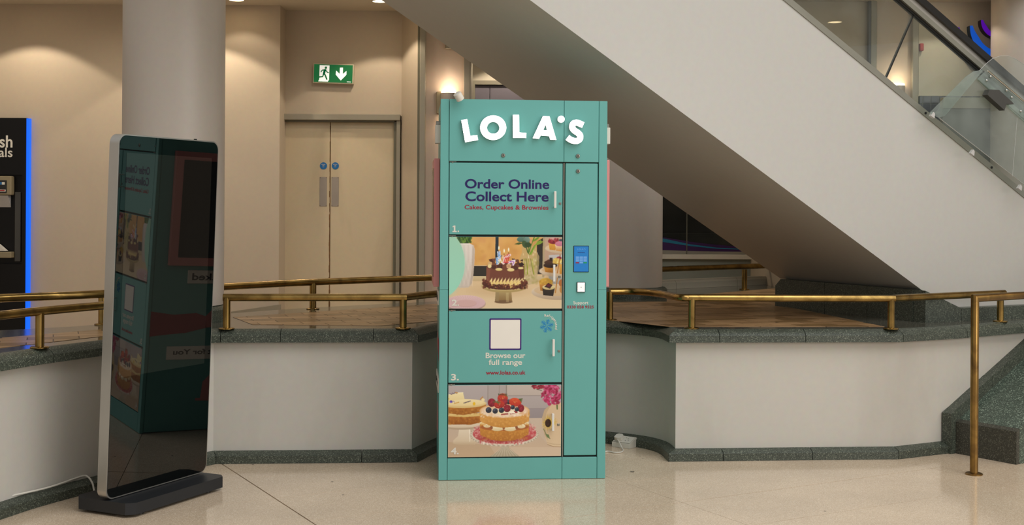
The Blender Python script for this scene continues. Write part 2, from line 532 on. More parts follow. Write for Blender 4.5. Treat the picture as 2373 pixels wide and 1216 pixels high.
def rz(px, py): return flat(on_z(px, py, 0.745))
REAR = Path([(-3.9, 5.2), (-3.2, 6.2)] + [flat(v) for v in catmull([(*rz(0, 765), 0), (*rz(115, 759), 0), (*rz(237, 751), 0), (*rz(650, 717), 0), (*rz(1030, 697), 0), (*rz(1540, 670), 0), (2.36, 11.45, 0)], 3)])

# ------------------------------------------------------------------ floors
FL_DIR = Vector((2.41, 1.342)).normalized(); FL_N = Vector((-FL_DIR.y, FL_DIR.x))
fl0 = on_z(1219, 1213); FL0 = Vector((fl0.x, fl0.y))
fbase = BM(); box(fbase, -9, 9, -6, 14, -0.30, -0.012)
floor = struct(obj('floor', fbase, 'floor_joint'))
TA, TB = 1.72, 0.50      # slab size along / across, joint gap
off = (Vector(flat(on_z(515, 1075))) - FL0).dot(FL_DIR)
cells = []
for i in range(-5, 5):
    for j in range(-12, 8):
        a0 = off + i * TA; b0 = j * TB
        c = FL0 + FL_DIR * (a0 + TA / 2) + FL_N * (b0 + TB / 2)
        cells.append((i, j, a0, b0, c))
def slab_corners(a0, b0, a1, b1):
    return [FL0 + FL_DIR * x + FL_N * y for x, y in ((a0, b0), (a1, b0), (a1, b1), (a0, b1))]
far_bm = BM()
for i, j, a0, b0, c in cells:
    g = 0.0016
    wide = 0.0035 if (i == 0 or i == -1) else g
    cs = slab_corners(a0 + (0.0035 if i == 0 else g * .6), b0 + (0.0026 if j == 0 else g), a0 + TA - (0.0035 if i == -1 else g * .6), b0 + TB - (0.0026 if j == -1 else g))
    near = 4.3 < c.y < 8.3 and -2.9 < c.x < 4.0
    if near:
        bm = BM(); prism(bm, [(p.x, p.y) for p in cs], -0.012, 0.0)
        obj('floor_slab', bm, 'terrazzo', floor)
    else:
        prism(far_bm, [(p.x, p.y) for p in cs], -0.012, 0.0)
# the rest of the hall floor behind the viewer, too far off to tell its slabs apart
far_floor = obj('distant_slabs', far_bm, 'terrazzo', floor); far_floor['kind'] = 'stuff'

for px_, py_, r_ in ((1465, 1093, 0.012), (770, 1116, 0.006), (795, 1146, 0.005), (586, 1076, 0.006), (1533, 1058, 0.005), (1421, 1019, 0.008), (1912, 1184, 0.006), (1490, 1062, 0.004)):
    q_ = on_z(px_, py_); bm = BM()
    prism(bm, [(q_.x + r_ * (1 + .25 * math.sin(3 * a_)) * math.cos(a_), q_.y + r_ * (1 + .3 * math.cos(2 * a_)) * math.sin(a_)) for a_ in [2 * PI * k / 12 for k in range(12)]], 0.0001, 0.0005)
    obj('dark_spot', bm, 'rubber', floor)
low = BM()
pts = [(p.x, p.y) for p in REAR.offset(-0.02)] + [(2.40, 14), (-7.5, 14), (-7.5, 5.2)]
prism(low, pts, 0.26, 0.30)
struct(obj('floor_lobby', low, 'terrazzo'))

# ------------------------------------------------------------------ low curved wall of the raised walkway
bm = BM(); sweep(bm, FRONT, [(-0.05, 0), (-0.05, 0.69), (-0.20, 0.69), (-0.20, 0)])
wall_front = struct(obj('wall_front', bm, 'parapet_paint', smooth=True))
def cuts(pxs, py, z, extra=()):
    s = [FRONT.nearest(flat(on_z(px, py, z))) for px in pxs] + list(extra)
    return sorted(s)
sn0, sn1 = FRONT.nearest(flat(Pn0)), FRONT.nearest(flat(Pn1))
s500 = FRONT.nearest(left_curve[-1])
top_cuts = [0.0, 0.8, 1.6] + [FRONT.nearest(flat(on_z(142, 838, 0.68)))] + [s500 - 0.62, s500 + 0.02]
for px in (653, 866): top_cuts.append(FRONT.nearest(flat(on_z(px, 790, 0.674))))
top_cuts += [sn0, sn0 + 0.42, sn0 + 0.84, (sn0 + sn1) / 2, sn1 - 0.84, sn1 - 0.42, sn1]
for px, py in ((1665, 792), (1865, 792), (2088, 791), (2230, 781)): top_cuts.append(FRONT.nearest(flat(on_z(px, py, 0.674))))
top_cuts += [top_cuts[-1] + 0.55, top_cuts[-1] + 1.1, FRONT.L]
top_cuts = sorted(set(round(c, 3) for c in top_cuts if 0 <= c <= FRONT.L + 0.001))
g = 0.0018
for a, b in zip(top_cuts, top_cuts[1:]):
    if b - a < 0.05: continue
    bm = BM(); sweep(bm, FRONT, [(0, 0.673), (0, 0.712), (-0.012, 0.725), (-0.045, 0.745), (-0.07, 0.745), (-0.07, 0.69), (-0.03, 0.673)], max(0, a + g), min(FRONT.L, b - g))
    obj('coping_stone', bm, 'granite', wall_front, smooth=True)
bot_cuts = [0.0, 0.9, 1.75, s500 - 0.75, s500, sn0, sn0 + 0.5, (sn0 + sn1) / 2, sn1 - 0.6, sn1 - 0.22, sn1]
for px, py in ((838, 1071), (1677, 1069), (1884, 1067), (2083, 1064)): bot_cuts.append(FRONT.nearest(flat(on_z(px, py, 0))))
s_stair = FRONT.nearest(flat(on_z(2214, 1048.6)))
bot_cuts += [s_stair]
bot_cuts = sorted(set(round(c, 3) for c in bot_cuts))
for a, b in zip(bot_cuts, bot_cuts[1:]):
    bm = BM(); sweep(bm, FRONT, [(0, 0.001), (0, 0.043), (-0.008, 0.05), (-0.052, 0.066), (-0.052, 0.001)], max(0, a + g), b - g)
    obj('skirting_stone', bm, 'granite', wall_front, smooth=True)

# ------------------------------------------------------------------ walkway deck with inlaid clay pavers
deck_pts = [(p.x, p.y) for p in FRONT.offset(-0.0715)] + [(4.6, 10.4), (2.36, 10.4), (2.36, 11.45)] + [(p.x, p.y) for p in reversed(REAR.p)][1:] + [(-3.4, 3.4)]
bm = BM(); prism(bm, deck_pts, 0.60, 0.7448)
deck = struct(obj('floor_walkway', bm, 'granite_polished'))
bm = BM()
rl = REAR.stations(0, REAR.L)
for (p, m), (q, n) in zip(rl, rl[1:]):
    vs = [bm.verts.new((p.x - m.x * 0.004, p.y - m.y * 0.004, z)) for z in (0.28, 0.744)] + [bm.verts.new((q.x - n.x * 0.004, q.y - n.y * 0.004, z)) for z in (0.744, 0.28)]
    bm.faces.new(vs)
struct(obj('wall_walkway_back', bm, 'parapet_paint'))
inlay = [
    [(-180, 838), (-180, 800), (0, 783), (0, 806)],
    [(0, 806), (0, 783), (240, 763), (240, 779)],
    [(540, 735), (585, 752), (880, 755), (800, 718)],
    [(800, 718), (880, 755), (1030, 742), (1030, 703)],
    [(1030, 703), (1030, 742), (1120, 736), (1300, 736), (1405, 741), (1405, 700), (1200, 700)],
    [(1405, 700), (1405, 741), (1550, 757), (1797, 757), (1797, 700), (1500, 699)],
    [(1545, 689), (1545, 699), (1797, 700), (1797, 668)],
    [(1797, 705), (1797, 757), (2050, 757)],
]
PDIR = Vector((0.94, 0.35)).normalized(); PN = Vector((-PDIR.y, PDIR.x))
PW, PD = 0.25, 0.126
seen_p = 0
for quad in inlay:
    poly = [rz(x, y) for x, y in quad]
    if poly_area(poly) < 0: poly = poly[::-1]
    bm = BM(); prism(bm, poly, 0.7446, 0.7452)
    obj('paver_bed', bm, 'paver_joint', deck)
    us = [Vector(p).dot(PDIR) for p in poly]; vs_ = [Vector(p).dot(PN) for p in poly]
    for j in range(int(math.floor(min(vs_) / PD)), int(math.ceil(max(vs_) / PD))):
        for i in range(int(math.floor(min(us) / PW)) - 1, int(math.ceil(max(us) / PW)) + 1):
            u0 = (i + 0.5 * (j % 2)) * PW; v0 = j * PD
            q = [PDIR * x + PN * y for x, y in ((u0 + .003, v0 + .003), (u0 + PW - .003, v0 + .003), (u0 + PW - .003, v0 + PD - .003), (u0 + .003, v0 + PD - .003))]
            c = clip_convex([(p.x, p.y) for p in q], poly)
            if len(c) < 3 or abs(poly_area(c)) < 0.0006: continue
            bm = BM()
            a_ = [bm.verts.new((x, y, 0.7452)) for x, y in c]; b_ = [bm.verts.new((x, y, 0.7466)) for x, y in c]
            bm.faces.new(b_)
            for k in range(len(c)): bm.faces.new((a_[k], a_[(k + 1) % len(c)], b_[(k + 1) % len(c)], b_[k]))
            obj('paver', bm, random.choice(('paver_tan', 'paver_tan', 'paver_brown', 'paver_dark')), deck); seen_p += 1
print('pavers', seen_p)
# pale kerb behind the far rail
kc = [REAR.nearest(rz(x, y)) for x, y in ((1360, 680), (1562, 669), (1700, 662))] + [REAR.L]
kerb_root = struct(empty('trim_1', (REAR.p[-3].x, REAR.p[-3].y, 0.745)))
for a, b in zip(kc, kc[1:]):
    if b - a < 0.05: continue
    bm = BM(); sweep(bm, REAR, [(0.03, 0.7455), (0.03, 0.80), (0.01, 0.822), (-0.08, 0.822), (-0.08, 0.7455)], a + g, b - g)
    o = obj('kerb_stone', bm, 'frame_paint', kerb_root); o.matrix_parent_inverse = kerb_root.matrix_world.inverted(); o.location = -kerb_root.location

# ------------------------------------------------------------------ rear walls and ceiling
ZC = 3.20
YL, YD, YP, YR, YS = 10.76, 11.02, 10.80, 10.40, 12.2
def X(px, Y, py=300): return at(px, py, Y).x
def wall_box(name, x0, x1, y0, y1, z0, z1, mat):
    bm = BM(); box(bm, x0, x1, y0, y1, z0, z1); return struct(obj(name, bm, mat))
wall_box('wall_left', -7.5, X(648, YL), YL, YL + 0.26 + 0.2, 0.28, ZC, 'wall_paint')
wall_back = wall_box('wall_back', X(648, YL), X(930, YD), YD + 0.09, YD + 0.3, 0.28, ZC, 'wall_paint')
# wall above the doors stands proud of the leaves
dtop = at(790, 283, YD).z
htop = at(790, 268, YD).z
wall_box('wall_over_door', X(648, YL) - 0.01, X(930, YD) + 0.001, YD, YD + 0.1, htop, ZC, 'wall_paint')
bm = BM(); xa, xb = X(930, YD), X(967, 10.72)
prism(bm, [(xa, YD), (xb, 10.72), (xb + 0.01, 11.3), (xa, 11.3)], 0.28, ZC); struct(obj('wall_return', bm, 'wall_paint'))
bm = BM(); box(bm, X(967, 10.72), X(972, 10.72), 10.72, 11.2, 0.28, ZC); struct(obj('trim_2', bm, 'olive_metal'))
bm = BM(); box(bm, X(972, 10.70), X(985, 10.70), 10.70, 11.2, 0.28, ZC, 0.004); struct(obj('trim_3', bm, 'frame_paint'))
wall_box('wall_pink', X(985, 10.8), X(1074, 10.8), 10.80, 11.2, 0.28, ZC, 'pink_wall_paint')
bm = BM(); box(bm, X(1074, 10.76), X(1089, 10.76), 10.76, 11.4, 0.28, ZC, 0.004); struct(obj('trim_4', bm, 'frame_paint'))
# far lobby wall with a grey door behind the locker
wall_box('wall_lobby', X(1080, 12.0), X(1515, YS), 12.0, 12.2, 0.28, ZC, 'cream_wall_paint')
# shopfront wall under the stairs
sx0, sx1 = X(1500, YS), 2.62
sill_t, sill_b = at(1600, 589, YS).z, at(1600, 600, YS).z
shop = struct(empty('window_1', (sx0, YS, 0.3)))
def child(name, bm, mat, parent, **k):
    """mesh built in world coordinates, hung on an unrotated or rotated parent"""
    o = obj(name, bm, mat, parent, **k)
    if parent.type == 'EMPTY':      # a mesh parent made here already sits at the world's origin
        o.matrix_parent_inverse = Matrix.LocRotScale(parent.location, parent.rotation_euler, None).inverted()
    return o
wall_box('wall_shop', sx0 - 0.2, sx1, YS, YS + 0.15, 0.28, sill_b, 'green_grey_paint')
bm = BM(); box(bm, sx0 - 0.2, sx1, YS - 0.05, YS + 0.16, sill_b, sill_t, 0.004); child('window_sill', bm, 'cream_wall_paint', shop)
bm = BM(); box(bm, sx0 - 0.2, sx1, YS + 0.04, YS + 0.05, sill_t, ZC); child('window_pane', bm, 'shop_glass', shop)
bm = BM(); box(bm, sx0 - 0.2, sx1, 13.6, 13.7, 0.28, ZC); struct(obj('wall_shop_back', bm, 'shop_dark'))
mx = X(1594, YS); bm = BM(); box(bm, mx - 0.004, mx + 0.004, YS + 0.02, YS + 0.04, sill_t, ZC); child('glazing_bar', bm, 'olive_metal', shop)
# cream strip, purple and blue wave printed on the lower glass
def band(name, top, bot, mat, y):
    bm = BM(); t = [at(x, yy, y) for x, yy in top]; b = [at(x, yy, y) for x, yy in bot]
    for k in range(len(t) - 1):
        v = [bm.verts.new(q) for q in (t[k], t[k + 1], b[k + 1], b[k])]; bm.faces.new(v)
    r = bmesh.ops.extrude_face_region(bm, geom=list(bm.faces)); 
    for v in r['geom']:
        if isinstance(v, bmesh.types.BMVert): v.co.y += 0.002
    return child(name, bm, mat, shop)
xs = [1500, 1540, 1600, 1660, 1740, 1820]
band('vinyl_wave', list(zip(xs, [545, 550, 560, 567, 573, 576])), list(zip(xs, [579, 579.5, 581.5, 582.5, 583, 583])), 'vinyl_purple', YS + 0.030)
band('vinyl_wave', list(zip(xs, [548, 553, 566, 573.5, 577.5, 579])), list(zip(xs, [557, 561, 570, 576, 579, 580.5])), 'vinyl_blue', YS + 0.026)
band('vinyl_strip', list(zip(xs, [579, 579.5, 581.5, 582.5, 583, 583])), list(zip(xs, [589, 589, 589, 589, 589, 589])), 'frame_paint', YS + 0.030)
# dim shop counter and a shelf with an amber lamp inside
t = empty('shop_counter', (1.95, 12.9, 0.3)); tag(t, 'dark shop counter seen through the window under the escalator', 'counter')
bm = BM(); box(bm, -0.6, 0.65, 0, 0.4, 0, 0.86, 0.01); obj('cabinet', bm, 'atm_grey', t)
bm = BM(); box(bm, -0.62, 0.67, -0.02, 0.42, 0.86, 0.89, 0.005); obj('worktop', bm, 'atm_grey', t)
bm = BM(); box(bm, 0.36, 0.42, 0.1, 0.16, 0.89, 1.06, 0.005); lab(obj('lamp_stem', bm, 'amber_glow', t), 'amber lit upright')
# upper right walls seen through the escalator glass
wall_box('wall_right', 2.37, X(2016, YR), YR, YR + 0.2, 0.28, ZC, 'wall_paint')
bm = BM(); box(bm, 2.37, 2.57, YR + 0.2, YS + 0.3, 0.28, ZC); struct(obj('wall_right_return', bm, 'wall_paint'))
bm = BM(); box(bm, X(2012, YR - .05), X(2017, YR - .05), YR - 0.05, YR + 0.1, 0.28, ZC); struct(obj('trim_5', bm, 'rubber'))
bm = BM(); box(bm, X(2017, YR - .05), X(2031, YR - .05), YR - 0.05, YR + 0.1, 0.28, ZC, 0.004); struct(obj('trim_6', bm, 'frame_paint'))
wall_box('wall_right_lamp', X(2031, YR), X(2114, YR), YR, YR + 0.2, 0.28, ZC, 'pink_wall_paint')
bm = BM(); box(bm, X(2114, YR - .05), X(2128, YR - .05), YR - 0.05, YR + 0.1, 0.28, ZC, 0.004); struct(obj('trim_7', bm, 'frame_paint'))
wall_box('wall_right_sign', X(2128, YR), 7.5, YR, YR + 0.2, 0.28, ZC, 'cream_wall_paint')
# side walls and ceiling
wall_box('wall_side_left', -7.6, -7.5, 3, 11.2, 0, ZC, 'wall_paint')
bm = BM(); box(bm, -7.6, 7.6, 9.75, 14.1, ZC, ZC + 0.3); ceiling = struct(obj('ceiling', bm, 'ceiling_paint'))
wall_box('wall_bulkhead', -7.6, 7.6, 9.55, 9.75, ZC, 6.5, 'cream_wall_paint')
bm = BM(); box(bm, 4.75, 7.6, 2.6, 9.55, ZC, ZC + 0.3); struct(obj('ceiling_gallery', bm, 'ceiling_paint'))
# faint seam line on the right gallery ceiling edge
# grey door behind the locker
gd = struct(empty('door_2', (X(1096, 11.95), 11.95, 0.3)))
zt = at(1150, 187, 11.95).z
bm = BM(); x0, x1 = X(1092, 11.95), X(1330, 11.95)
prism(bm, [(x0, 0.3), (x0, zt), (x1, zt), (x1, 0.3), (x1 - 0.04, 0.3), (x1 - 0.04, zt - 0.04), (x0 + 0.035, zt - 0.04), (x0 + 0.035, 0.3)], 11.93, 11.999, 'y')
child('door_frame', bm, 'frame_paint', gd)
for a, b in ((x0 + 0.035, X(1134, 11.95)), (X(1134, 11.95) + 0.004, x1 - 0.04)):
    bm = BM(); box(bm, a, b, 11.955, 11.99, 0.31, zt - 0.045, 0.002); child('door_leaf', bm, 'door_grey', gd)

# ------------------------------------------------------------------ double doors
dd = struct(empty('door_1', (X(763, YD), YD, 0.3)))
xl, xm, xr, xf = X(640, YD), X(763.5, YD, 500), X(911, YD, 500), X(927, YD, 500)
ys = YD + 0.03
def leaf(x0, x1, px_disc, px_plate):
    bm = BM(); box(bm, x0, x1, ys, ys + 0.045, 0.31, dtop, 0.0015)
    lf = child('door_leaf', bm, 'door_paint', dd)
    c = at(px_disc, 384, ys - 0.004); r = 8.2 / 2850 * ys
    bm = BM(); prism(bm, [(c.x + r * math.cos(2 * PI * i / 28), c.z + r * math.sin(2 * PI * i / 28)) for i in range(28)], ys - 0.003, ys, 'y')
    child('fire_disc', bm, 'disc_blue', lf)
    for k, (wd, dz, hh) in enumerate((('FIRE DOOR', 0.010, 0.0065), ('KEEP', -0.0015, 0.0065), ('SHUT', -0.013, 0.0065))):
        w = (0.018 if k == 0 else 0.009)
        t_ = text_fit('disc_lettering', wd, c.x - w, c.x + w, c.z + dz, c.z + dz + hh, ys - 0.0035, 'white_ink', lf, 0.01)
    a, b = at(px_plate - 8.3, 410, ys), at(px_plate + 8.3, 478, ys)
    bm = BM(); box(bm, a.x, b.x, ys - 0.0025, ys, b.z, a.z, 0.001); child('push_plate', bm, 'plate_grey', lf)
    for sx in (a.x + 0.006, b.x - 0.006):
        for sz in (a.z - 0.006, b.z + 0.006):
            bm = BM(); prism(bm, [(sx + 0.0028 * math.cos(PI * i / 4), sz + 0.0028 * math.sin(PI * i / 4)) for i in range(8)], ys - 0.004, ys - 0.0024, 'y'); child('screw', bm, 'seam_rust', lf)
leaf(xl, xm - 0.003, 749.5, 749)
leaf(xm + 0.003, xr, 777, 776.5)
# worn brown edge of the leaves along the meeting gap
bm = BM(); zz = 0.34; r_ = random.Random(4)
while zz < dtop - 0.02:
    h = r_.uniform(0.02, 0.07); w = 0.0022 + 0.0048 * max(0, 1 - (zz - 0.5) / 1.6) * r_.uniform(0.3, 1.2)
    cx = xm - 0.002 + r_.uniform(-0.002, 0.002)
    box(bm, cx - w, cx + w, ys - 0.001, ys + 0.03, zz, zz + h); zz += h * 0.98
child('meeting_gap', bm, 'seam_rust', dd)
bm = BM(); box(bm, xl, xf, YD - 0.05, YD + 0.03, at(790, 279, YD).z, at(790, 265, YD).z, 0.004); child('door_header', bm, 'frame_paint', dd)
bm = BM(); box(bm, xl, xr + 0.01, YD - 0.01, YD + 0.08, dtop, at(790, 279, YD).z, 0.002); child('header_stop', bm, 'olive_metal', dd)
bm = BM(); box(bm, xr, xr + (xf - xr) * 0.45, YD + 0.0, YD + 0.09, 0.31, dtop + 0.01, 0.002); child('door_jamb', bm, 'olive_metal', dd)
bm = BM(); box(bm, xr + (xf - xr) * 0.45, xf, YD - 0.03, YD + 0.09, 0.31, dtop + 0.03, 0.003); child('door_jamb', bm, 'frame_paint', dd)
# low grey board at the foot of the left wall
a, b = at(535, 722, 10.2), at(650, 705, 10.74)
bm = BM(); prism(bm, [(a.x, a.y), (b.x, b.y), (b.x, b.y + 0.03), (a.x, a.y + 0.03)], 0.30, 1.41 - 0.79)
v_ = [v for v in bm.verts if v.co.z > 0.5]
for v in v_: v.co.z = a.z if abs(v.co.x - a.x) < 0.01 else b.z
struct(obj('baseboard_left', bm, 'frame_paint'))

# ------------------------------------------------------------------ columns
def column(px, Yc, r, z1, label, ring_h, ring_r, ztop=6.6):
    c = at(px, 500, Yc)
    t = empty('column', (c.x, Yc, 0.745)); tag(t, label, 'column')
    bm = BM(); lathe(bm, [(r, ring_h - 0.002), (r, ztop - 0.745)], n=96); obj('shaft', bm, 'column_paint', t, smooth=True)
    for k in range(4):
        a0, a1 = 2 * PI * k / 4 + 0.3, 2 * PI * (k + 1) / 4 + 0.3
        bm = BM()
        prof = [(r - 0.02, 0.0), (ring_r, 0.0), (ring_r, ring_h * 0.7), (ring_r - 0.015, ring_h * 0.9), (r - 0.02, ring_h)]
        n = 20; rings = [[bm.verts.new((q * math.cos(a0 + (a1 - a0 - 0.004) * i / n), q * math.sin(a0 + (a1 - a0 - 0.004) * i / n), z)) for q, z in prof] for i in range(n + 1)]
        for i in range(n):
            for j in range(len(prof)):
                jj = (j + 1) % len(prof); bm.faces.new((rings[i][j], rings[i][jj], rings[i + 1][jj], rings[i + 1][j]))
        bm.faces.new(rings[0][::-1]); bm.faces.new(rings[-1])
        obj('plinth_stone', bm, 'granite', t, smooth=True)
    return t
column(402, 7.38, 0.298, 0, 'thick pale round column rising behind the tall black display', 0.10, 0.318)
column(1447, 9.72, 0.30, 0, 'round column standing behind the locker and under the escalator', 0.085, 0.34)
column(2388, 10.0, 0.31, 0, 'pale round column at the right edge behind the escalator handrail', 0.085, 0.34)

# ------------------------------------------------------------------ brass rails
def foot(root, x, y, z0, z1, r, fr=0.044, mat='brass'):
    bm = BM(); tube(bm, [(x, y, z0), (x, y, z1)], r, 18)
    p = child('post', bm, mat, root, smooth=True)
    bm = BM(); lathe(bm, [(fr, 0.0), (fr, 0.004), (fr - 0.004, 0.007), (r, 0.008)], (x, y, z0 + 0.0005), 28)
    q = obj('foot_plate', bm, mat, p, smooth=True)
    return p
def rail_thing(label, pts, posts, r=0.021, mat='brass', z=0.92, zf=0.745, group=None):
    p0 = posts[0] if posts else pts[0]
    t = empty('handrail', (p0[0], p0[1], zf)); tag(t, label, 'handrail', group)
    bm = BM(); tube(bm, pts, r, 18); child('rail', bm, mat, t, smooth=True)
    for q in posts: foot(t, q[0], q[1], zf, z if len(q) < 3 else q[2], r * 0.98, mat=mat)
    return t
def along(path, s0, s1, o, z, step=0.12):
    n = max(1, int(abs(s1 - s0) / step)); out = []
    for i in range(n + 1):
        p, m = path.at(s0 + (s1 - s0) * i / n); out.append((p.x + m.x * o, p.y + m.y * o, z))
    return out
def fz(px, py, z=0.745): p = on_z(px, py, z); return (p.x, p.y)
zr = 0.921
# near left rail
pa = fz(92, 806); s_a = FRONT.nearest(pa); s_b = FRONT.nearest((-1.84, 6.55))
of = -(Vector(pa) - FRONT.at(s_a)[0]).length
pts = along(FRONT, 0.6, s_b, of, zr); e = pts[-1]
rail_thing('curved brass handrail nearest the viewer at the far left of the walkway', [(*pts[0][:2], zr)] + pts[1:], [pa, (e[0], e[1])])
# straight rail left of the locker
pl, pr = fz(525, 762), fz(934, 761)
rail_thing('straight brass handrail on two posts between column and locker', [(pl[0] - 0.0205, pl[1], zr), (pr[0] + 0.0205, pr[1], zr)], [(pl[0], pl[1], zr), (pr[0], pr[1], zr)])
# niche rail, left and right of the locker
q1 = fz(1413, 741)
nl = [(pr[0], pr[1] + 0.004, zr)] + [(*flat(at(px, py, 0.489 / -ray(px, py)[1])), zr) for px, py in ((975, 684), (1021, 679))] + [(-0.30, 7.86, zr), (0.0, 7.99, zr)]
rn = [(0.0, 7.99, zr), (0.3, 7.96, zr), (q1[0], q1[1], zr)] + [(*flat(at(px, py, 0.489 / -ray(px, py)[1])), zr) for px, py in ((1470, 675), (1530, 680.5), (1573, 689))]
pA, pB, pC = fz(1603, 761), fz(2065, 762), fz(2318, 745)
curve = catmull([rn[2]] + rn[3:] + [(pA[0], pA[1] + 0.004, zr)], 5)
rail_thing('brass handrail curving out of the recess on the right of the teal locker', curve, [q1])
rail_thing('brass handrail curving into the recess on the left of the teal locker', catmull(nl, 5), [(-0.02, 7.99)])
rail_thing('long straight brass handrail on two posts right of the locker', [(pA[0] - 0.0205, pA[1], zr), (pB[0] + 0.0205, pB[1], zr)], [(pA[0], pA[1], zr), (pB[0], pB[1], zr)])
rail_thing('short angled brass handrail running back from the long right rail', [(pB[0] + 0.005, pB[1] + 0.005, zr), (pC[0] + 0.03, pC[1] + 0.015, zr)], [(pC[0], pC[1], zr)])
# rear rails
zrr = 0.926
sA, sB = 0.5, REAR.nearest(fz(262, 752)); 
fL = fz(237, 752)
rail_thing('rear brass handrail left of the thick column', along(REAR, sA, sB, 0.075, zrr), [fL], r=0.023)
sC, sD = REAR.nearest(fz(500, 732)), REAR.nearest(fz(1330, 682))
rail_thing('rear brass handrail in front of the double doors', along(REAR, sC, sD, 0.1, zrr), [fz(725, 716)], r=0.023)
sE, sF = REAR.nearest(fz(1480, 676)), REAR.L - 0.05
rail_thing('far brass handrail disappearing under the escalator', along(REAR, sE, sF, 0.1, zrr), [fz(1725, 671)], r=0.024)
# stair rail on the main floor at the right
f0 = on_z(2257, 1099)
u_s = Vector((0.816, 0.577))
t = empty('handrail', (f0.x, f0.y, 0)); tag(t, 'tall brass stair handrail with one long post standing on the floor', 'handrail')
zt_ = 0.955
bm = BM(); p1 = (f0.x + u_s.x * 1.1, f0.y + u_s.y * 1.1, zt_)
tube(bm, [(f0.x, f0.y, 0.3), (f0.x, f0.y, zt_), p1, (p1[0] + 0.6, p1[1] + 0.42, zt_ + 0.33)], 0.0215, 20)
tube(bm, [(f0.x, f0.y, 0.003), (f0.x, f0.y, 0.3)], 0.0215, 20)
child('rail', bm, 'brass_dull', t, smooth=True)
bm = BM(); lathe(bm, [(0.046, 0.0), (0.046, 0.005), (0.040, 0.009), (0.022, 0.010)], (f0.x, f0.y, 0.0005), 32); child('foot_plate', bm, 'brass_dull', t, smooth=True)

# ------------------------------------------------------------------ stair flank of dark granite at the right
SP1, SP2 = on_z(2214, 1050), on_z(2362, 1075)
sv = Vector((SP2.x - SP1.x, SP2.y - SP1.y)); sw = sv.length; ang = math.atan2(u_s.y, u_s.x)
st = empty('stair_flank', (SP1.x, SP1.y, 0), ang)
tag(st, 'sloping dark green granite stair flank at the right edge beside the tall brass post', 'stairs')
SL = 0.475
def zs(x): return 0.186 + SL * x
segs = [0, 0.62, 1.2, 1.8, 2.4]
for a, b in zip(segs, segs[1:]):
    a_ = a + (g if a else 0.031)
    bm = BM(); prism(bm, [(a_, 0.001), (a_, zs(a_)), (b - g, zs(b)), (b - g, 0.001)], -sw, -0.002, 'y', bev=0.007, seg=2)
    obj('slab', bm, 'granite_green', st)
bm = BM(); prism(bm, [(0, 0.001), (0, zs(0)), (0.03, zs(0.03)), (0.03, 0.001)], -sw, -0.002, 'y', bev=0.008, seg=2)
lab(obj('riser_slab', bm, 'granite_worn', st), 'worn brownish front slab')
for a, b in ((-0.045, 0.36), (0.36, 0.86), (0.86, 1.5), (1.5, 2.4)):
    bm = BM(); prism(bm, [(a + g, 0.001 if a < 0 else zs(a) - 0.12), (a + g, zs(a) + 0.072), (b - g, zs(b) + 0.072), (b - g, zs(b) - 0.12), (0.05, 0.001)] if a < 0 else
                     [(a + g, zs(a) - 0.12), (a + g, zs(a) + 0.072), (b - g, zs(b) + 0.072), (b - g, zs(b) - 0.12)], -0.002, 0.062, 'y', bev=0.008)
    obj('string_stone', bm, 'granite', st)
# ------------------------------------------------------------------ escalator
EP = (2.51, 7.60); EA = math.atan(0.49875); ED = (math.cos(EA), math.sin(EA))
esc = empty('escalator', (EP[0], EP[1], 0.0), EA)
tag(esc, 'white clad escalator rising to the upper left over the teal locker', 'escalator')
def E(px, py): return on_plane(px, py, EP, ED)
b0, b1, b2, b3 = E(1228, 0), E(2135, 671), E(2204, 714), E(2373, 707)
t0, t1 = E(1820, 0), E(2372, 454)
sb = (b1[1] - b0[1]) / (b1[0] - b0[0]); stp = (t1[1] - t0[1]) / (t1[0] - t0[0])
TL, TR = -6.6, 1.75
zb = lambda t: b1[1] + sb * (t - b1[0])
zt = lambda t: t0[1] + stp * (t - t0[0])
WE = 1.36
z2 = 0.826
TBOT = [(TL, zb(TL)), (b1[0], b1[1]), (b2[0], z2), (TR + 0.2, z2)]
TTOP = [(TR + 0.2, zt(TR) - 0.02), (TR, zt(TR)), (TL, zt(TL))]
bm = BM(); prism(bm, TBOT + TTOP, 0.0, 0.10, 'y'); lab(obj('side_cladding', bm, 'escalator_paint', esc), 'white painted near side panel')
bm = BM(); prism(bm, [(TL, zb(TL) + 0.1), (b1[0], b1[1] + 0.1), (b2[0], z2 + 0.1), (TR, z2 + 0.1)] + TTOP, WE - 0.10, WE, 'y'); lab(obj('side_cladding', bm, 'escalator_paint', esc), 'white painted far side panel')
bm = BM(); prism(bm, [(TL, zb(TL)), (b1[0], b1[1]), (b1[0] + 0.5, b1[1]), (b1[0] + 0.5, b1[1] + 0.1), (TL, zb(TL) + 0.12)], 0.1, WE, 'y'); lab(obj('soffit', bm, 'escalator_paint', esc), 'shaded sloping underside')
# moving stairs inside the truss
for k in range(24):
    tt = -3.6 + k * 0.36
    if tt > TR - 0.3: break
    z_ = max(0.86, zt(tt) - 0.42)
    bm = BM(); box(bm, tt, tt + 0.40, 0.22, WE - 0.22, z_ - 0.2, z_, 0.006); obj('step', bm, 'atm_grey', esc)
# metal capping along the top of the panel
bm = BM()
prism(bm, [(TL, zt(TL) - 0.012), (TR, zt(TR) - 0.012), (TR, zt(TR) + 0.032), (TL, zt(TL) + 0.032)], -0.006, 0.10, 'y', bev=0.004)
obj('capping_strip', bm, 'cap_metal', esc)
bm = BM()
prism(bm, [(TL, zt(TL) + 0.032), (TR, zt(TR) + 0.032), (TR, zt(TR) + 0.052), (TL, zt(TL) + 0.052)], 0.03, 0.07, 'y')
obj('glass_channel', bm, 'olive_metal', esc)
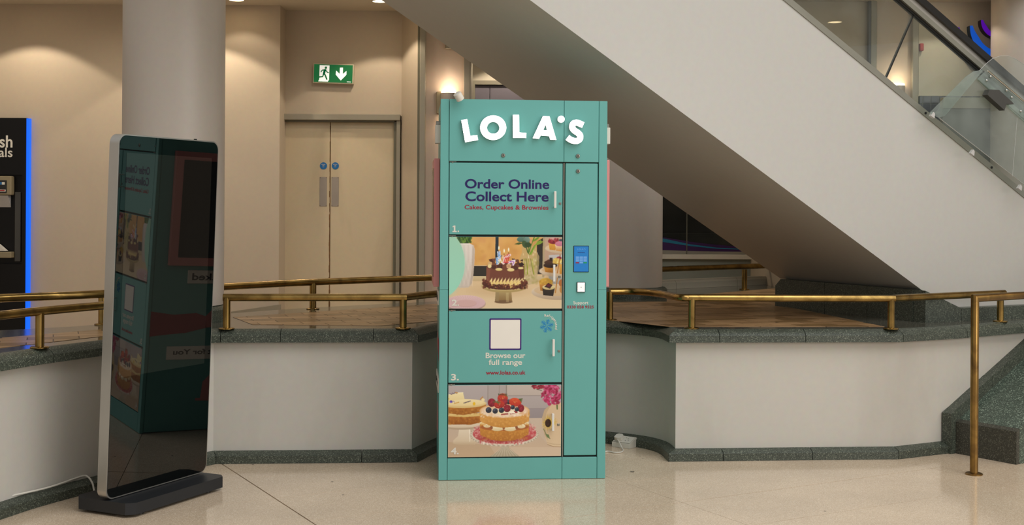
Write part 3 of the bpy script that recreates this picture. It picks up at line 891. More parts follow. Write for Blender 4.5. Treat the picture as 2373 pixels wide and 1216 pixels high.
# glass balustrade panels with a joint square to the slope
j0, j1 = E(2062, 190), E(2125, 45)
jn = ((j1[0] - j0[0]) / (j1[1] - j0[1]))
RH = 0.594      # height of the rail's lower edge above the cap, measured upright
def glass(name, ta, tb):
    def pt(t, h):       # foot at t on the cap, top leaning square to the slope
        zz = zt(t) + 0.03
        k = (h) / (1 - stp * jn)
        return (t + jn * k, zz + k)
    gp = 0.004
    bm = BM(); prism(bm, [(ta + gp, zt(ta + gp) + 0.03), (tb - gp, zt(tb - gp) + 0.03), pt(tb - gp, RH), pt(ta + gp, RH)], 0.044, 0.056, 'y')
    return obj(name, bm, 'escalator_glass', esc)
tj = j0[0]
tj = tj
for a, b in ((tj - 3.9, tj - 1.95), (tj - 1.95, tj), (tj, tj + 1.72)): glass('glass_panel', a, b)
for a in (tj - 1.95, tj):
    k = RH / (1 - stp * jn)
    bm = BM(); prism(bm, [(a - 0.0035, zt(a) + 0.03), (a + 0.0035, zt(a) + 0.03), (a + 0.0035 + jn * k, zt(a) + 0.03 + k), (a - 0.0035 + jn * k, zt(a) + 0.03 + k)], 0.041, 0.059, 'y'); obj('glass_joint', bm, 'rubber', esc)
for a in (-1.15, 0.05, 0.62):
    bm = BM(); prism(bm, [(a + 0.008 * math.cos(PI * i / 5), zt(a) + 0.01 + 0.008 * math.sin(PI * i / 5)) for i in range(10)], -0.010, -0.005, 'y'); obj('screw', bm, 'rubber', esc)
def strip(name, h0, h1, y0, y1, mat, ta=TL, tb=TR - 0.1, bev=0.006):
    bm = BM(); prism(bm, [(ta, zt(ta) + h0), (tb, zt(tb) + h0), (tb, zt(tb) + h1), (ta, zt(ta) + h1)], y0, y1, 'y', bev=bev, seg=2)
    return obj(name, bm, mat, esc)
strip('rail_base', 0.586, 0.602, 0.036, 0.064, 'rubber')
strip('rail_head', 0.602, 0.638, 0.02, 0.08, 'cap_metal')
strip('rail_track', 0.638, 0.678, 0.028, 0.072, 'aluminium')
lab(strip('rubber_handrail', 0.676, 0.724, 0.008, 0.092, 'rubber', bev=0.012), 'black moving rubber handrail')
# far balustrade: seen only from the side, glass and rail as on the near side
bm = BM(); prism(bm, [(TL, zt(TL)), (TR - 0.3, zt(TR - 0.3)), (TR - 0.3, zt(TR - 0.3) + 0.03), (TL, zt(TL) + 0.03)], WE - 0.10, WE + 0.006, 'y'); obj('capping_strip', bm, 'cap_metal', esc)

# clear safety guard fixed outside the balustrade at the lower end
GY = -0.10
def ge(px, py):
    """point on the guard's front sheet, GY in front of the cladding"""
    n = (ED[1], -ED[0]); p = (EP[0] - n[0] * GY, EP[1] - n[1] * GY)
    return on_plane(px, py, p, ED)
def sheet(name, pxs, y0, y1, mat):
    bm = BM(); prism(bm, [ge(*q) for q in pxs], y0, y1, 'y'); return obj(name, bm, mat, esc)
def edge_rod(name, a, b, r, mat, ya=GY, yb=GY):
    A, B = ge(*a), ge(*b)
    bm = BM(); tube(bm, [(A[0], ya, A[1]), (B[0], yb, B[1])], r, 8); return obj(name, bm, mat, esc, smooth=True)
sheet('guard_sheet', [(2274, 164), (2210, 206), (2168, 262), (2176, 273), (2356, 414), (2400, 452), (2400, 262)], GY - 0.003, GY + 0.003, 'acrylic')
lab(sheet('guard_fin', [(2253, 166), (2276, 163), (2258, 185), (2188, 268), (2174, 273), (2152, 262), (2236, 178)], GY - 0.008, GY - 0.004, 'acrylic_edge'), 'milky bent acrylic strip')
arc = [(2276, 163), (2290, 148), (2306, 135), (2325, 128.5), (2343, 128.5), (2360, 135), (2380, 149), (2410, 180), (2410, 290)]
sheet('guard_sheet', arc, GY + 0.02, GY + 0.025, 'acrylic')
for a, b in zip(arc[:-2], arc[1:-1]): edge_rod('sheet_edge', a, b, 0.0014, 'silver_plastic', GY + 0.0225, GY + 0.0225)
edge_rod('sheet_edge', (2253, 167), (2278, 162), 0.0025, 'acrylic_edge')
edge_rod('sheet_edge', (2176, 273), (2400, 448), 0.0018, 'silver_plastic')
edge_rod('sheet_edge', (2357, 272), (2346, 408), 0.0018, 'silver_plastic')
edge_rod('sheet_edge', (2268, 190), (2357, 272), 0.0014, 'silver_plastic')
edge_rod('sheet_edge', (2357, 272), (2400, 274), 0.0014, 'silver_plastic')
edge_rod('guard_rail', (2283, 165), (2410, 272), 0.0055, 'chrome', GY - 0.02, GY - 0.02)
sheet('guard_flange', [(2262, 184), (2280, 166), (2410, 276), (2410, 315), (2362, 275)], GY - 0.012, GY - 0.006, 'acrylic_edge')
sheet('guard_flange', [(2262, 184), (2272, 181), (2410, 300), (2410, 312)], GY - 0.016, GY - 0.012, 'acrylic_edge')
b_ = lab(sheet('mounting_bracket', [(2272, 221), (2278, 209), (2299, 210), (2331, 239), (2333, 243), (2316, 242), (2312, 257)], GY - 0.055, GY - 0.013, 'atm_grey'), 'dark folded metal bracket')
for q in ((2281, 187), (2297, 214), (2290, 178), (2327, 210), (2321, 238), (2360, 258), (2339, 226)):
    A = ge(*q); bm = BM(); lathe(bm, [(0.0075, 0), (0.0075, 0.006), (0.004, 0.010)], n=10, M=Matrix.Translation((A[0], GY - 0.016, A[1])) @ Matrix.Rotation(PI / 2, 4, 'X'))
    obj('bolt', bm, 'chrome', esc, smooth=True)
for q in ((2159, 266), (2361, 434), (2251, 353)):
    A = ge(*q); bm = BM(); prism(bm, [(A[0] - 0.018, A[1] - 0.006), (A[0] + 0.012, A[1] - 0.022), (A[0] + 0.016, A[1] + 0.006), (A[0] + 0.006, A[1] + 0.018)], GY - 0.012, GY + 0.008, 'y', bev=0.003); obj('clip', bm, 'silver_plastic', esc)

# granite plinth and skirting under the escalator
pl_ = empty('escalator_plinth', (EP[0], EP[1], 0.745), EA)
tag(pl_, 'dark green granite plinth carrying the foot of the escalator', 'plinth')
EM = Matrix.LocRotScale(Vector((EP[0], EP[1], 0)), Matrix.Rotation(EA, 3, 'Z').to_euler(), None).inverted()
def eloc(px, py, z=0.745): return EM @ on_z(px, py, z)
c0 = eloc(2135, 747); c1 = eloc(1797, 709); tA = c0.x
h = b1[1] - 0.745
ends = sorted([c0.y + 0.07, eloc(2006, 733).y, eloc(1906, 722).y, max(c1.y, WE - 0.03)])
for a, b in zip(ends, ends[1:]):
    bm = BM(); prism(bm, [(a + g, 0.0), (a + g, h), (b - g, h), (b - g, 0)] if b < ends[-1] else [(a + g, 0.0), (a + g, h), (b - 0.06, h), (b, h - 0.05), (b, 0)], tA, tA + 0.16, 'x', bev=0.004); obj('plinth_stone', bm, 'granite', pl_)
tB = b2[0] - 0.0
bm = BM(); prism(bm, [(tA + 0.16, 0), (tA + 0.16, h - 0.002), (tA + 0.17, h - 0.004), (TR, 0.08), (TR, 0)], 0.05, WE - 0.05, 'y'); obj('plinth_core', bm, 'granite', pl_)
side = [(tA + 0.001, tB, h, z2 - 0.745), (tB, tB + 0.55, z2 - 0.745, z2 - 0.745), (tB + 0.55, TR + 0.2, z2 - 0.745, z2 - 0.745)]
for a, b, ha, hb in side:
    bm = BM(); prism(bm, [(a + g, 0), (a + g, ha), (b - g, hb), (b - g, 0)], c0.y - 0.03, c0.y + 0.068, 'y', bev=0.004); obj('plinth_stone', bm, 'granite', pl_)

# ------------------------------------------------------------------ wall lamps, signs, downlights
def wall_lamp(px, py_top, py_bot, Y, label, wpx=36, glow=1.3):
    c = at(px, py_top, Y); s = Y / 2850
    t = empty('wall_lamp', (c.x, Y, at(px, py_bot, Y).z)); tag(t, label, 'wall lamp')
    H = at(px, py_top, Y).z - t.location.z
    bm = BM(); box(bm, -wpx / 2 * s - 10 * s, -wpx / 2 * s + 2 * s, -0.03, 0.0, -0.02, H + 0.0, 0.003); obj('back_plate', bm, 'atm_beige', t)
    r = wpx / 2 * s
    half = [(r * math.cos(PI + PI * i / 16), -0.02 + 1.0 * r * math.sin(PI + PI * i / 16)) for i in range(17)]
    bm = BM(); prism(bm, half + [(r, -0.001), (-r, -0.001)], 0.0, H - 0.012); obj('shade', bm, 'plate_grey', t)
    bm = BM(); prism(bm, [(x * 0.93, y * 0.93) for x, y in half] + [(r * .93, -0.004), (-r * .93, -0.004)], H - 0.012, H + 0.004); obj('diffuser', bm, 'lamp_glow', t)
    bm = BM(); prism(bm, [(x * 0.93, y * 0.93) for x, y in half] + [(r * .93, -0.004), (-r * .93, -0.004)], -0.006, 0.0); obj('diffuser', bm, 'lamp_glow', t)
    point_light('wall_lamp_up', (c.x, Y - 0.10, t.location.z + H + 0.065), glow * 0.36, (1.0, 0.85, 0.70), 0.04)
    spot_light('wall_lamp_down', (c.x, Y - r * 0.9, t.location.z - 0.02), (math.radians(14), 0, 0), glow, (1.0, 0.78, 0.55), math.radians(125), 0.9, 0.03)
    return t
wall_lamp(1040, 213, 258, 10.8, 'glowing brass wall lamp peeping over the left corner of the locker')
wall_lamp(2079, 196, 236, YR, 'glowing wall lamp seen through the escalator glass', 32)
# small framed notice by the pink wall
a, b = at(1032, 96, 10.79), at(1062, 114, 10.79)
t = empty('wall_notice', (a.x, 10.79, b.z)); tag(t, 'small grey framed notice high on the wall left of the escalator', 'notice')
bm = BM(); box(bm, 0, b.x - a.x, -0.03, 0.0, 0, a.z - b.z, 0.003); obj('frame', bm, 'atm_beige', t)
bm = BM(); box(bm, 0.008, b.x - a.x - 0.008, -0.033, -0.028, 0.008, a.z - b.z - 0.008); obj('face', bm, 'frame_paint', t)
# downlights in the rear ceiling
def downlight(x, y, label, z=ZC, r=0.062, power=26, cone=108, blend=0.12, grp='ceiling downlights over the rear wall'):
    t = empty('downlight', (x, y, z)); tag(t, label, 'ceiling light', grp)
    bm = BM(); lathe(bm, [(r, -0.006), (r + 0.012, -0.006), (r + 0.012, 0.0), (r, 0.0)], n=32, caps=False); obj('rim', bm, 'sign_rim', t, smooth=True)
    bm = BM(); lathe(bm, [(r - 0.001, -0.004), (r - 0.001, -0.001)], n=32); obj('lens', bm, 'downlight_glow', t)
    spot_light('downlight_beam', (x, y, z - 0.03), (0, 0, 0), power, (1.0, 0.86, 0.68), math.radians(cone), blend, 0.035)
v1, v2 = on_z(548, -1, ZC), on_z(880, 2, ZC)
downlight(v1.x, v1.y, 'warm downlight at the top just right of the thick column', power=3)
downlight(v2.x, v2.y, 'warm downlight in the ceiling above the double doors', power=14)
downlight(X(85, YL), YL - 0.49, 'warm downlight whose pool falls on the wall above the black cash machine', power=19, cone=110)
downlight(X(487, YL), YL - 0.49, 'warm downlight whose pool falls on the wall behind the thick column', power=24, cone=110)
downlight(X(2165, YR), YR - 0.4, 'warm downlight above the curved neon signs', power=5, cone=110)
downlight(X(1900, YR), YR - 0.6, 'warm downlight over the wall behind the escalator glass', power=7, cone=110)
downlight(X(1180, 12), 11.5, 'warm downlight over the grey door behind the locker', power=22)
downlight(5.866, 5.745, 'downlight of the side gallery nearer the viewer', power=22, cone=120, blend=0.5, grp='downlights of the side gallery')
downlight(5.72, 6.67, 'downlight of the side gallery nearer the escalator', power=22, cone=120, blend=0.5, grp='downlights of the side gallery')

for k, x_ in enumerate((-5.2, -3.4, -1.4)):  # unseen extra row, added to lift the light on rear walls and ceiling
    downlight(x_, 9.95, ('outer', 'middle', 'inner')[k] + ' downlight added out of view to brighten the rear lobby', power=10, cone=165, blend=1.0)

# exit sign
t = empty('exit_sign', (X(773, YD), YD - 0.0, at(773, 195, YD).z)); tag(t, 'green and white illuminated emergency exit sign over the double doors', 'sign')
sc = YD / 2850
wS, hS = 94 * sc, 46 * sc
Ms = Matrix.Rotation(math.radians(1.6), 4, 'Y')
bm = BM(); box(bm, -wS / 2, wS / 2, -0.055, 0.0, 0, hS, 0.004, M=Ms); obj('housing', bm, 'sign_rim', t)
bm = BM(); box(bm, -wS / 2 + 0.010, wS / 2 - 0.010, -0.0575, -0.054, 0.010, hS - 0.010, M=Ms); obj('green_face', bm, 'exit_green', t)
def sgn(u, v):   # zoomed sign picture coordinates -> local
    return (-wS / 2 + 0.010 + (u - 435) / (1590 - 435) * (wS - 0.02), 0.010 + (hS - 0.02) * (1 - (v - 240 - (u - 435) * 0.05) / (515)))
def sgn_poly(name, pts, mat, y):
    bm = BM(); prism(bm, [sgn(*p) for p in pts], y - 0.0006, y, 'y', M=Ms); return obj(name, bm, mat, t)
sgn_poly('doorway_pictogram', [(600, 275), (893, 290), (893, 700), (860, 760), (570, 745), (600, 680)], 'exit_white', -0.0576)
sgn_poly('arrow', [(1205, 360), (1300, 360), (1300, 545), (1408, 455), (1408, 570), (1245, 735), (1085, 555), (1095, 440), (1205, 540)], 'exit_white', -0.0576)
def limb(pts, w):
    out = []
    for side in (1, -1):
        seq = pts if side == 1 else pts[::-1]
        for i, p in enumerate(seq):
            if i == 0: d = (seq[1][0] - p[0], seq[1][1] - p[1])
            elif i == len(seq) - 1: d = (p[0] - seq[i - 1][0], p[1] - seq[i - 1][1])
            else: d = (seq[i + 1][0] - seq[i - 1][0], seq[i + 1][1] - seq[i - 1][1])
            L = math.hypot(*d); out.append((p[0] - d[1] / L * w / 2, p[1] + d[0] / L * w / 2))
    return out
bm = BM()
for pts_, w_ in (([(790, 400), (735, 500), (700, 610), (580, 620)], 42), ([(720, 520), (770, 560), (830, 700)], 42), ([(640, 480), (680, 420), (780, 415)], 30), ([(775, 420), (840, 490), (885, 500)], 30), ([(760, 400), (735, 530)], 66)):
    prism(bm, [sgn(*q) for q in limb(pts_, w_)], -0.0590, -0.0583, 'y', M=Ms)
prism(bm, [sgn(787 + 36 * math.cos(2 * PI * i / 16), 352 + 36 * math.sin(2 * PI * i / 16)) for i in range(16)], -0.0590, -0.0583, 'y', M=Ms)
obj('running_figure', bm, 'exit_green', t)
sgn_poly('maker_mark', [(1430, 765), (1555, 772), (1555, 792), (1430, 785)], 'exit_white', -0.0576)
# red call point edges
def red_box(px0, px1, py0, py1, Y, label):
    a, b = at(px0, py0, Y), at(px1, py1, Y)
    t = empty('fire_call_point', (a.x, Y, b.z)); tag(t, label, 'fire alarm')
    bm = BM(); box(bm, 0, b.x - a.x, -0.045, 0.0, 0, a.z - b.z, 0.004); obj('housing', bm, 'red_plastic', t)
    bm = BM(); box(bm, 0.006, b.x - a.x - 0.006, -0.048, -0.044, 0.012, a.z - b.z - 0.012, 0.001); obj('front_plate', bm, 'red_plastic', t)
red_box(644.5, 654, 491, 520, YL + 0.2, 'small red box on the wall corner left of the double doors')
red_box(2128, 2137, 102, 119, YR, 'small red box on the wall seen through the escalator glass')

# neon crescents
def crescent(label, pts, mat, side_mat, Y, depth=0.07):
    q = [at(x, y, Y) for x, y in pts]; o0 = q[0]
    t = empty('neon_crescent', (o0.x, Y, o0.z)); tag(t, label, 'neon sign', 'curved neon signs on the right wall')
    pl = [(v.x - o0.x, v.z - o0.z) for v in q]
    bm = BM(); prism(bm, pl, -depth, 0.0, 'y'); obj('sign_body', bm, side_mat, t)
    cx = sum(p[0] for p in pl) / len(pl); cz = sum(p[1] for p in pl) / len(pl)
    bm = BM(); prism(bm, [(p[0], p[1]) for p in pl], -depth - 0.004, -depth - 0.001, 'y'); obj('lit_face', bm, mat, t)
def arcband(cx, cy, r0, r1, a0, a1, n=26, taper=0.15):
    o, i_ = [], []
    for k in range(n + 1):
        a = math.radians(a0 + (a1 - a0) * k / n); f = k / n; w = (r0 - r1) * (taper + (1 - taper) * min(1, 1.6 * math.sin(PI * min(f, 0.5) if f < 0.5 else PI * (1 - f * 0.62)) ** 1.0))
        o.append((cx + r0 * math.cos(a), cy + r0 * math.sin(a))); i_.append((cx + (r0 - w) * math.cos(a), cy + (r0 - w) * math.sin(a)))
    return o + i_[::-1]
crescent('small bright purple crescent nearest the right column', arcband(2305, 52, 39, 28.5, 184, 60, taper=0.45), 'neon_purple', 'purple_side', YR)
crescent('blue crescent sign between two purple ones', arcband(2312, 66, 71.5, 56, 183, 60, taper=0.4), 'neon_blue', 'blue_side', YR)
crescent('large dark purple crescent behind the escalator handrail', arcband(2331, 62, 122, 105, 178, 70, taper=0.4), 'neon_purple', 'purple_side', YR)
# dark tiled panel and grey panel under the white wall
zt_p = at(2150, 223, YR).z
t = empty('tiled_panel', (X(2128, YR), YR, 1.6)); tag(t, 'dark navy tiled wall panel behind the escalator glass', 'wall panel')
bm = BM(); box(bm, 0, 0.55, -0.03, 0, 0, zt_p - 1.6, 0.0); obj('grout_bed', bm, 'grout', t)
ts = 19.0 * YR / 2850
off0 = -ts * 0.6
for i in range(8):
    for j in range(14):
        x0 = off0 + i * ts; x1 = x0 + ts - 0.005; zz1 = zt_p - 1.6 - j * ts; zz0 = zz1 - ts + 0.005
        x0 = max(x0, 0); x1 = min(x1, 0.55); zz0 = max(zz0, 0)
        if x1 - x0 < 0.01 or zz1 - zz0 < 0.01: continue
        bm = BM(); box(bm, x0, x1, -0.036, -0.0305, zz0, zz1, 0.001); obj('tile', bm, 'navy_tile', t)
xg0, xg1 = X(2184, YR - 0.3), X(2300, YR - 0.3)
t = empty('grey_screen_panel', (xg0, YR - 0.3, 0.745)); tag(t, 'tall grey panel standing behind the clear escalator guard', 'panel')
zg = at(2240, 226, YR - 0.3).z; zg2 = at(2240, 252, YR - 0.3).z
bm = BM(); box(bm, 0, xg1 - xg0, 0, 0.06, 0.0, zg2 - 0.745, 0.003); obj('panel', bm, 'dark_grey_panel', t)
bm = BM(); box(bm, 0, xg1 - xg0, -0.01, 0.06, zg2 - 0.744, zg - 0.745, 0.003); obj('header', bm, 'frame_paint', t)

# ------------------------------------------------------------------ cash machine at the left edge
YA = YL - 0.0
ax0, ax1 = X(-170, YA - 0.05), X(68, YA - 0.05); az1 = at(30, 273, YA - 0.05).z
atm = empty('cash_machine', ((ax0 + ax1) / 2, YA, 0.30)); tag(atm, 'black cash machine surround with a blue light strip at the left edge', 'cash machine')
def A(px, py, y=-0.05): v = at(px, py, YA + y); return v.x - atm.location.x, v.z - 0.30
x0, x1, H = ax0 - atm.location.x, ax1 - atm.location.x, az1 - 0.30
hx0, hz1 = A(-150, 404); hx1, hz0 = A(50, 612)
led0 = A(61, 300)[0]
bm = BM(); box(bm, x0, led0, -0.05, 0, 0.005, hz0); box(bm, x0, led0, -0.05, 0, hz1, H); box(bm, hx1, led0, -0.05, 0, hz0, hz1); box(bm, x0, hx0, -0.05, 0, hz0, hz1); box(bm, hx0, hx1, -0.015, 0, hz0, hz1)
obj('surround', bm, 'atm_black', atm)
bm = BM(); box(bm, led0, x1, -0.048, -0.004, 0.005, H - 0.004); obj('light_strip', bm, 'blue_led', atm)
point_light('strip_spill', (atm.location.x + x1 + 0.05, YA - 0.08, 1.4), 0.12, (0.1, 0.25, 1.0), 0.3)
a, b = A(-100, 313), A(29, 342)
text_fit('lettering', 'cash', A(-33, 313)[0], b[0], b[1], a[1], -0.0505, 'white_ink', atm, 0.018)
a, b = A(-140, 341), A(29, 364)
text_fit('lettering', 'withdrawals', A(-128, 341)[0], b[0], b[1], a[1], -0.0505, 'white_ink', atm, 0.012)
bm = BM(); a, b = A(-140, 407), A(30, 452)
box(bm, a[0], b[0], -0.09, -0.016, b[1], a[1], 0.006); lab(obj('head_unit', bm, 'atm_beige', atm), 'beige head unit with screen')
a2, b2_ = A(-120, 417), A(20, 447); bm = BM(); box(bm, a2[0], b2_[0], -0.095, -0.088, b2_[1], a2[1], 0.002); obj('instruction_panel', bm, 'dark_screen', atm)
for (p, q, mm) in (((2, 422), (9, 428), 'disc_blue'), ((9.5, 422), (16, 428), 'white_ink'), ((-12, 439), (18, 444), 'white_ink'), ((-2, 440), (16, 442.5), 'red_plastic')):
    u, v = A(*p), A(*q); bm = BM(); yy = -0.098 if mm == 'red_plastic' else -0.0965
    box(bm, u[0], v[0], yy, -0.094, v[1], u[1]); obj('instruction_sticker', bm, mm, atm)
q1_, q2_, q3_ = A(-140, 452), A(30, 452), A(0, 480)
bm = BM(); prism(bm, [(-0.085, q1_[1]), (-0.018, q1_[1]), (-0.018, q3_[1])], q1_[0], q2_[0] - 0.03, 'x'); obj('hood', bm, 'silver_plastic', atm)
u, v = A(-140, 582), A(31, 597); bm = BM(); box(bm, u[0], v[0], -0.10, -0.015, v[1], u[1], 0.004); obj('shelf', bm, 'atm_beige', atm)
u, v = A(33, 445), A(46, 606); bm = BM(); box(bm, u[0], v[0], -0.04, -0.014, v[1], u[1], 0.004); obj('recess_side', bm, 'atm_grey', atm)
u, v = A(-12, 565), A(17, 581); bm = BM(); prism(bm, [(u[0], v[1]), (v[0], v[1]), (u[0] + 0.04, u[1]), (u[0], u[1])], -0.09, -0.03, 'y', bev=0.003); obj('card_slot', bm, 'white_plastic', atm)
# ------------------------------------------------------------------ the printed pictures, drawn as ink on a fine grid of the flat sheet
class Pic:
    """pixel-free print: x0..x1, y0..y1 in drawing units, y down"""
    def __init__(s, x0, y0, x1, y1, nx, ny, bg):
        s.nx, s.ny = nx * 2, ny * 2
        s.x0, s.y0, s.x1, s.y1 = x0, y0, x1, y1
        xs = x0 + (np.arange(s.nx) + .5) / s.nx * (x1 - x0); ys = y0 + (np.arange(s.ny) + .5) / s.ny * (y1 - y0)
        s.X, s.Y = np.meshgrid(xs, ys)
        s.a = np.empty((s.ny, s.nx, 3)); s.a[:] = s.c(bg)
        s.px = (x1 - x0) / s.nx
    def c(s, h):
        if isinstance(h, str):
            h = h.lstrip('#'); return np.array([int(h[i:i + 2], 16) / 255 for i in (0, 2, 4)])
        return np.array(h, float)
    def win(s, xa, ya, xb, yb):
        i0 = max(0, int((xa - s.x0) / (s.x1 - s.x0) * s.nx) - 2); i1 = min(s.nx, int((xb - s.x0) / (s.x1 - s.x0) * s.nx) + 3)
        j0 = max(0, int((ya - s.y0) / (s.y1 - s.y0) * s.ny) - 2); j1 = min(s.ny, int((yb - s.y0) / (s.y1 - s.y0) * s.ny) + 3)
        return slice(j0, max(j0, j1)), slice(i0, max(i0, i1))
    def blend(s, w, m, col, col2=None, g=None, alpha=1.0, noise=0.0):
        col = s.c(col)
        if col2 is not None: col = col + (s.c(col2) - col) * g[..., None]
        if noise: col = col * (1 + noise * (rng.random(m.shape) - .5))[..., None]
        m = (m * alpha)[..., None]
        s.a[w] = s.a[w] * (1 - m) + col * m
    def ell(s, cx, cy, rx, ry, col, col2=None, gd='y', ang=0, soft=6, **k):
        R = max(rx, ry) + soft; w = s.win(cx - R, cy - R, cx + R, cy + R)
        x, y = s.X[w] - cx, s.Y[w] - cy
        if ang: a = math.radians(ang); x, y = x * math.cos(a) + y * math.sin(a), -x * math.sin(a) + y * math.cos(a)
        d = (np.sqrt((x / rx) ** 2 + (y / ry) ** 2) - 1) * min(rx, ry)
        m = np.clip(.5 - d / soft, 0, 1)
        g = np.clip((y / ry if gd == 'y' else x / rx) * .5 + .5, 0, 1)
        s.blend(w, m, col, col2, g, **k)
    def poly(s, pts, col, col2=None, gd='y', **k):
        xs = [p[0] for p in pts]; ys = [p[1] for p in pts]
        w = s.win(min(xs), min(ys), max(xs), max(ys)); x, y = s.X[w], s.Y[w]
        if x.size == 0: return
        ins = np.zeros(x.shape, bool); n = len(pts)
        for i in range(n):
            xa, ya = pts[i]; xb, yb = pts[(i + 1) % n]
            if ya == yb: continue
            cnd = ((ya > y) != (yb > y)) & (x < (xb - xa) * (y - ya) / (yb - ya) + xa); ins ^= cnd
        g = np.clip((y - min(ys)) / max(1e-6, max(ys) - min(ys)) if gd == 'y' else (x - min(xs)) / max(1e-6, max(xs) - min(xs)), 0, 1)
        s.blend(w, ins.astype(float), col, col2, g, **k)
    def line(s, pts, wd, col, **k):
        for (xa, ya), (xb, yb) in zip(pts, pts[1:]):
            w = s.win(min(xa, xb) - wd, min(ya, yb) - wd, max(xa, xb) + wd, max(ya, yb) + wd); x, y = s.X[w], s.Y[w]
            L2 = (xb - xa) ** 2 + (yb - ya) ** 2 + 1e-9
            t = np.clip(((x - xa) * (xb - xa) + (y - ya) * (yb - ya)) / L2, 0, 1)
            d = np.hypot(x - xa - t * (xb - xa), y - ya - t * (yb - ya)) - wd / 2
            s.blend(w, np.clip(.5 - d / 4, 0, 1), col, **k)
    def mottle(s, xa, ya, xb, yb, cols, n, r0, r1, alpha=0.35):
        for _ in range(n):
            cx, cy = rng.uniform(xa, xb), rng.uniform(ya, yb); r = rng.uniform(r0, r1)
            s.ell(cx, cy, r, r * rng.uniform(.5, 1.2), cols[int(rng.integers(len(cols)))], ang=rng.uniform(0, 180), soft=r, alpha=alpha)
    def down(s):
        a = s.a.reshape(s.ny // 2, 2, s.nx // 2, 2, 3).mean((1, 3))
        return np.clip(a, 0, 1)
def picture_mesh(name, pic, x0, x1, z0, z1, y, parent, gain=1.0):
    a = pic.down(); ny, nx = a.shape[:2]
    gx = np.linspace(x0, x1, nx); gz = np.linspace(z1, z0, ny)
    GX, GZ = np.meshgrid(gx, gz)
    co = np.stack([GX, np.full_like(GX, y), GZ], -1).reshape(-1, 3).astype(np.float32)
    i = np.arange(ny - 1)[:, None] * nx + np.arange(nx - 1)[None]
    f = np.stack([i, i + nx, i + nx + 1, i + 1], -1).reshape(-1, 4)
    me = bpy.data.meshes.new(name)
    me.vertices.add(len(co)); me.vertices.foreach_set('co', co.ravel())
    me.loops.add(f.size); me.loops.foreach_set('vertex_index', f.ravel().astype(np.int32))
    me.polygons.add(len(f)); me.polygons.foreach_set('loop_start', np.arange(0, f.size, 4, dtype=np.int32))
    me.polygons.foreach_set('loop_total', np.full(len(f), 4, np.int32))
    me.update(calc_edges=True)
    at_ = me.color_attributes.new('ink', 'FLOAT_COLOR', 'POINT')
    l = np.where(a <= 0.04045, a / 12.92, ((a + 0.055) / 1.055) ** 2.4) * gain
    l = np.clip(l, 0, 0.95)
    at_.data.foreach_set('color', np.concatenate([l.reshape(-1, 3), np.ones((ny * nx, 1))], 1).astype(np.float32).ravel())
    me.materials.append(MATS['printed_photo'])
    o = bpy.data.objects.new(name, me); C.objects.link(o); o.parent = parent
    return o

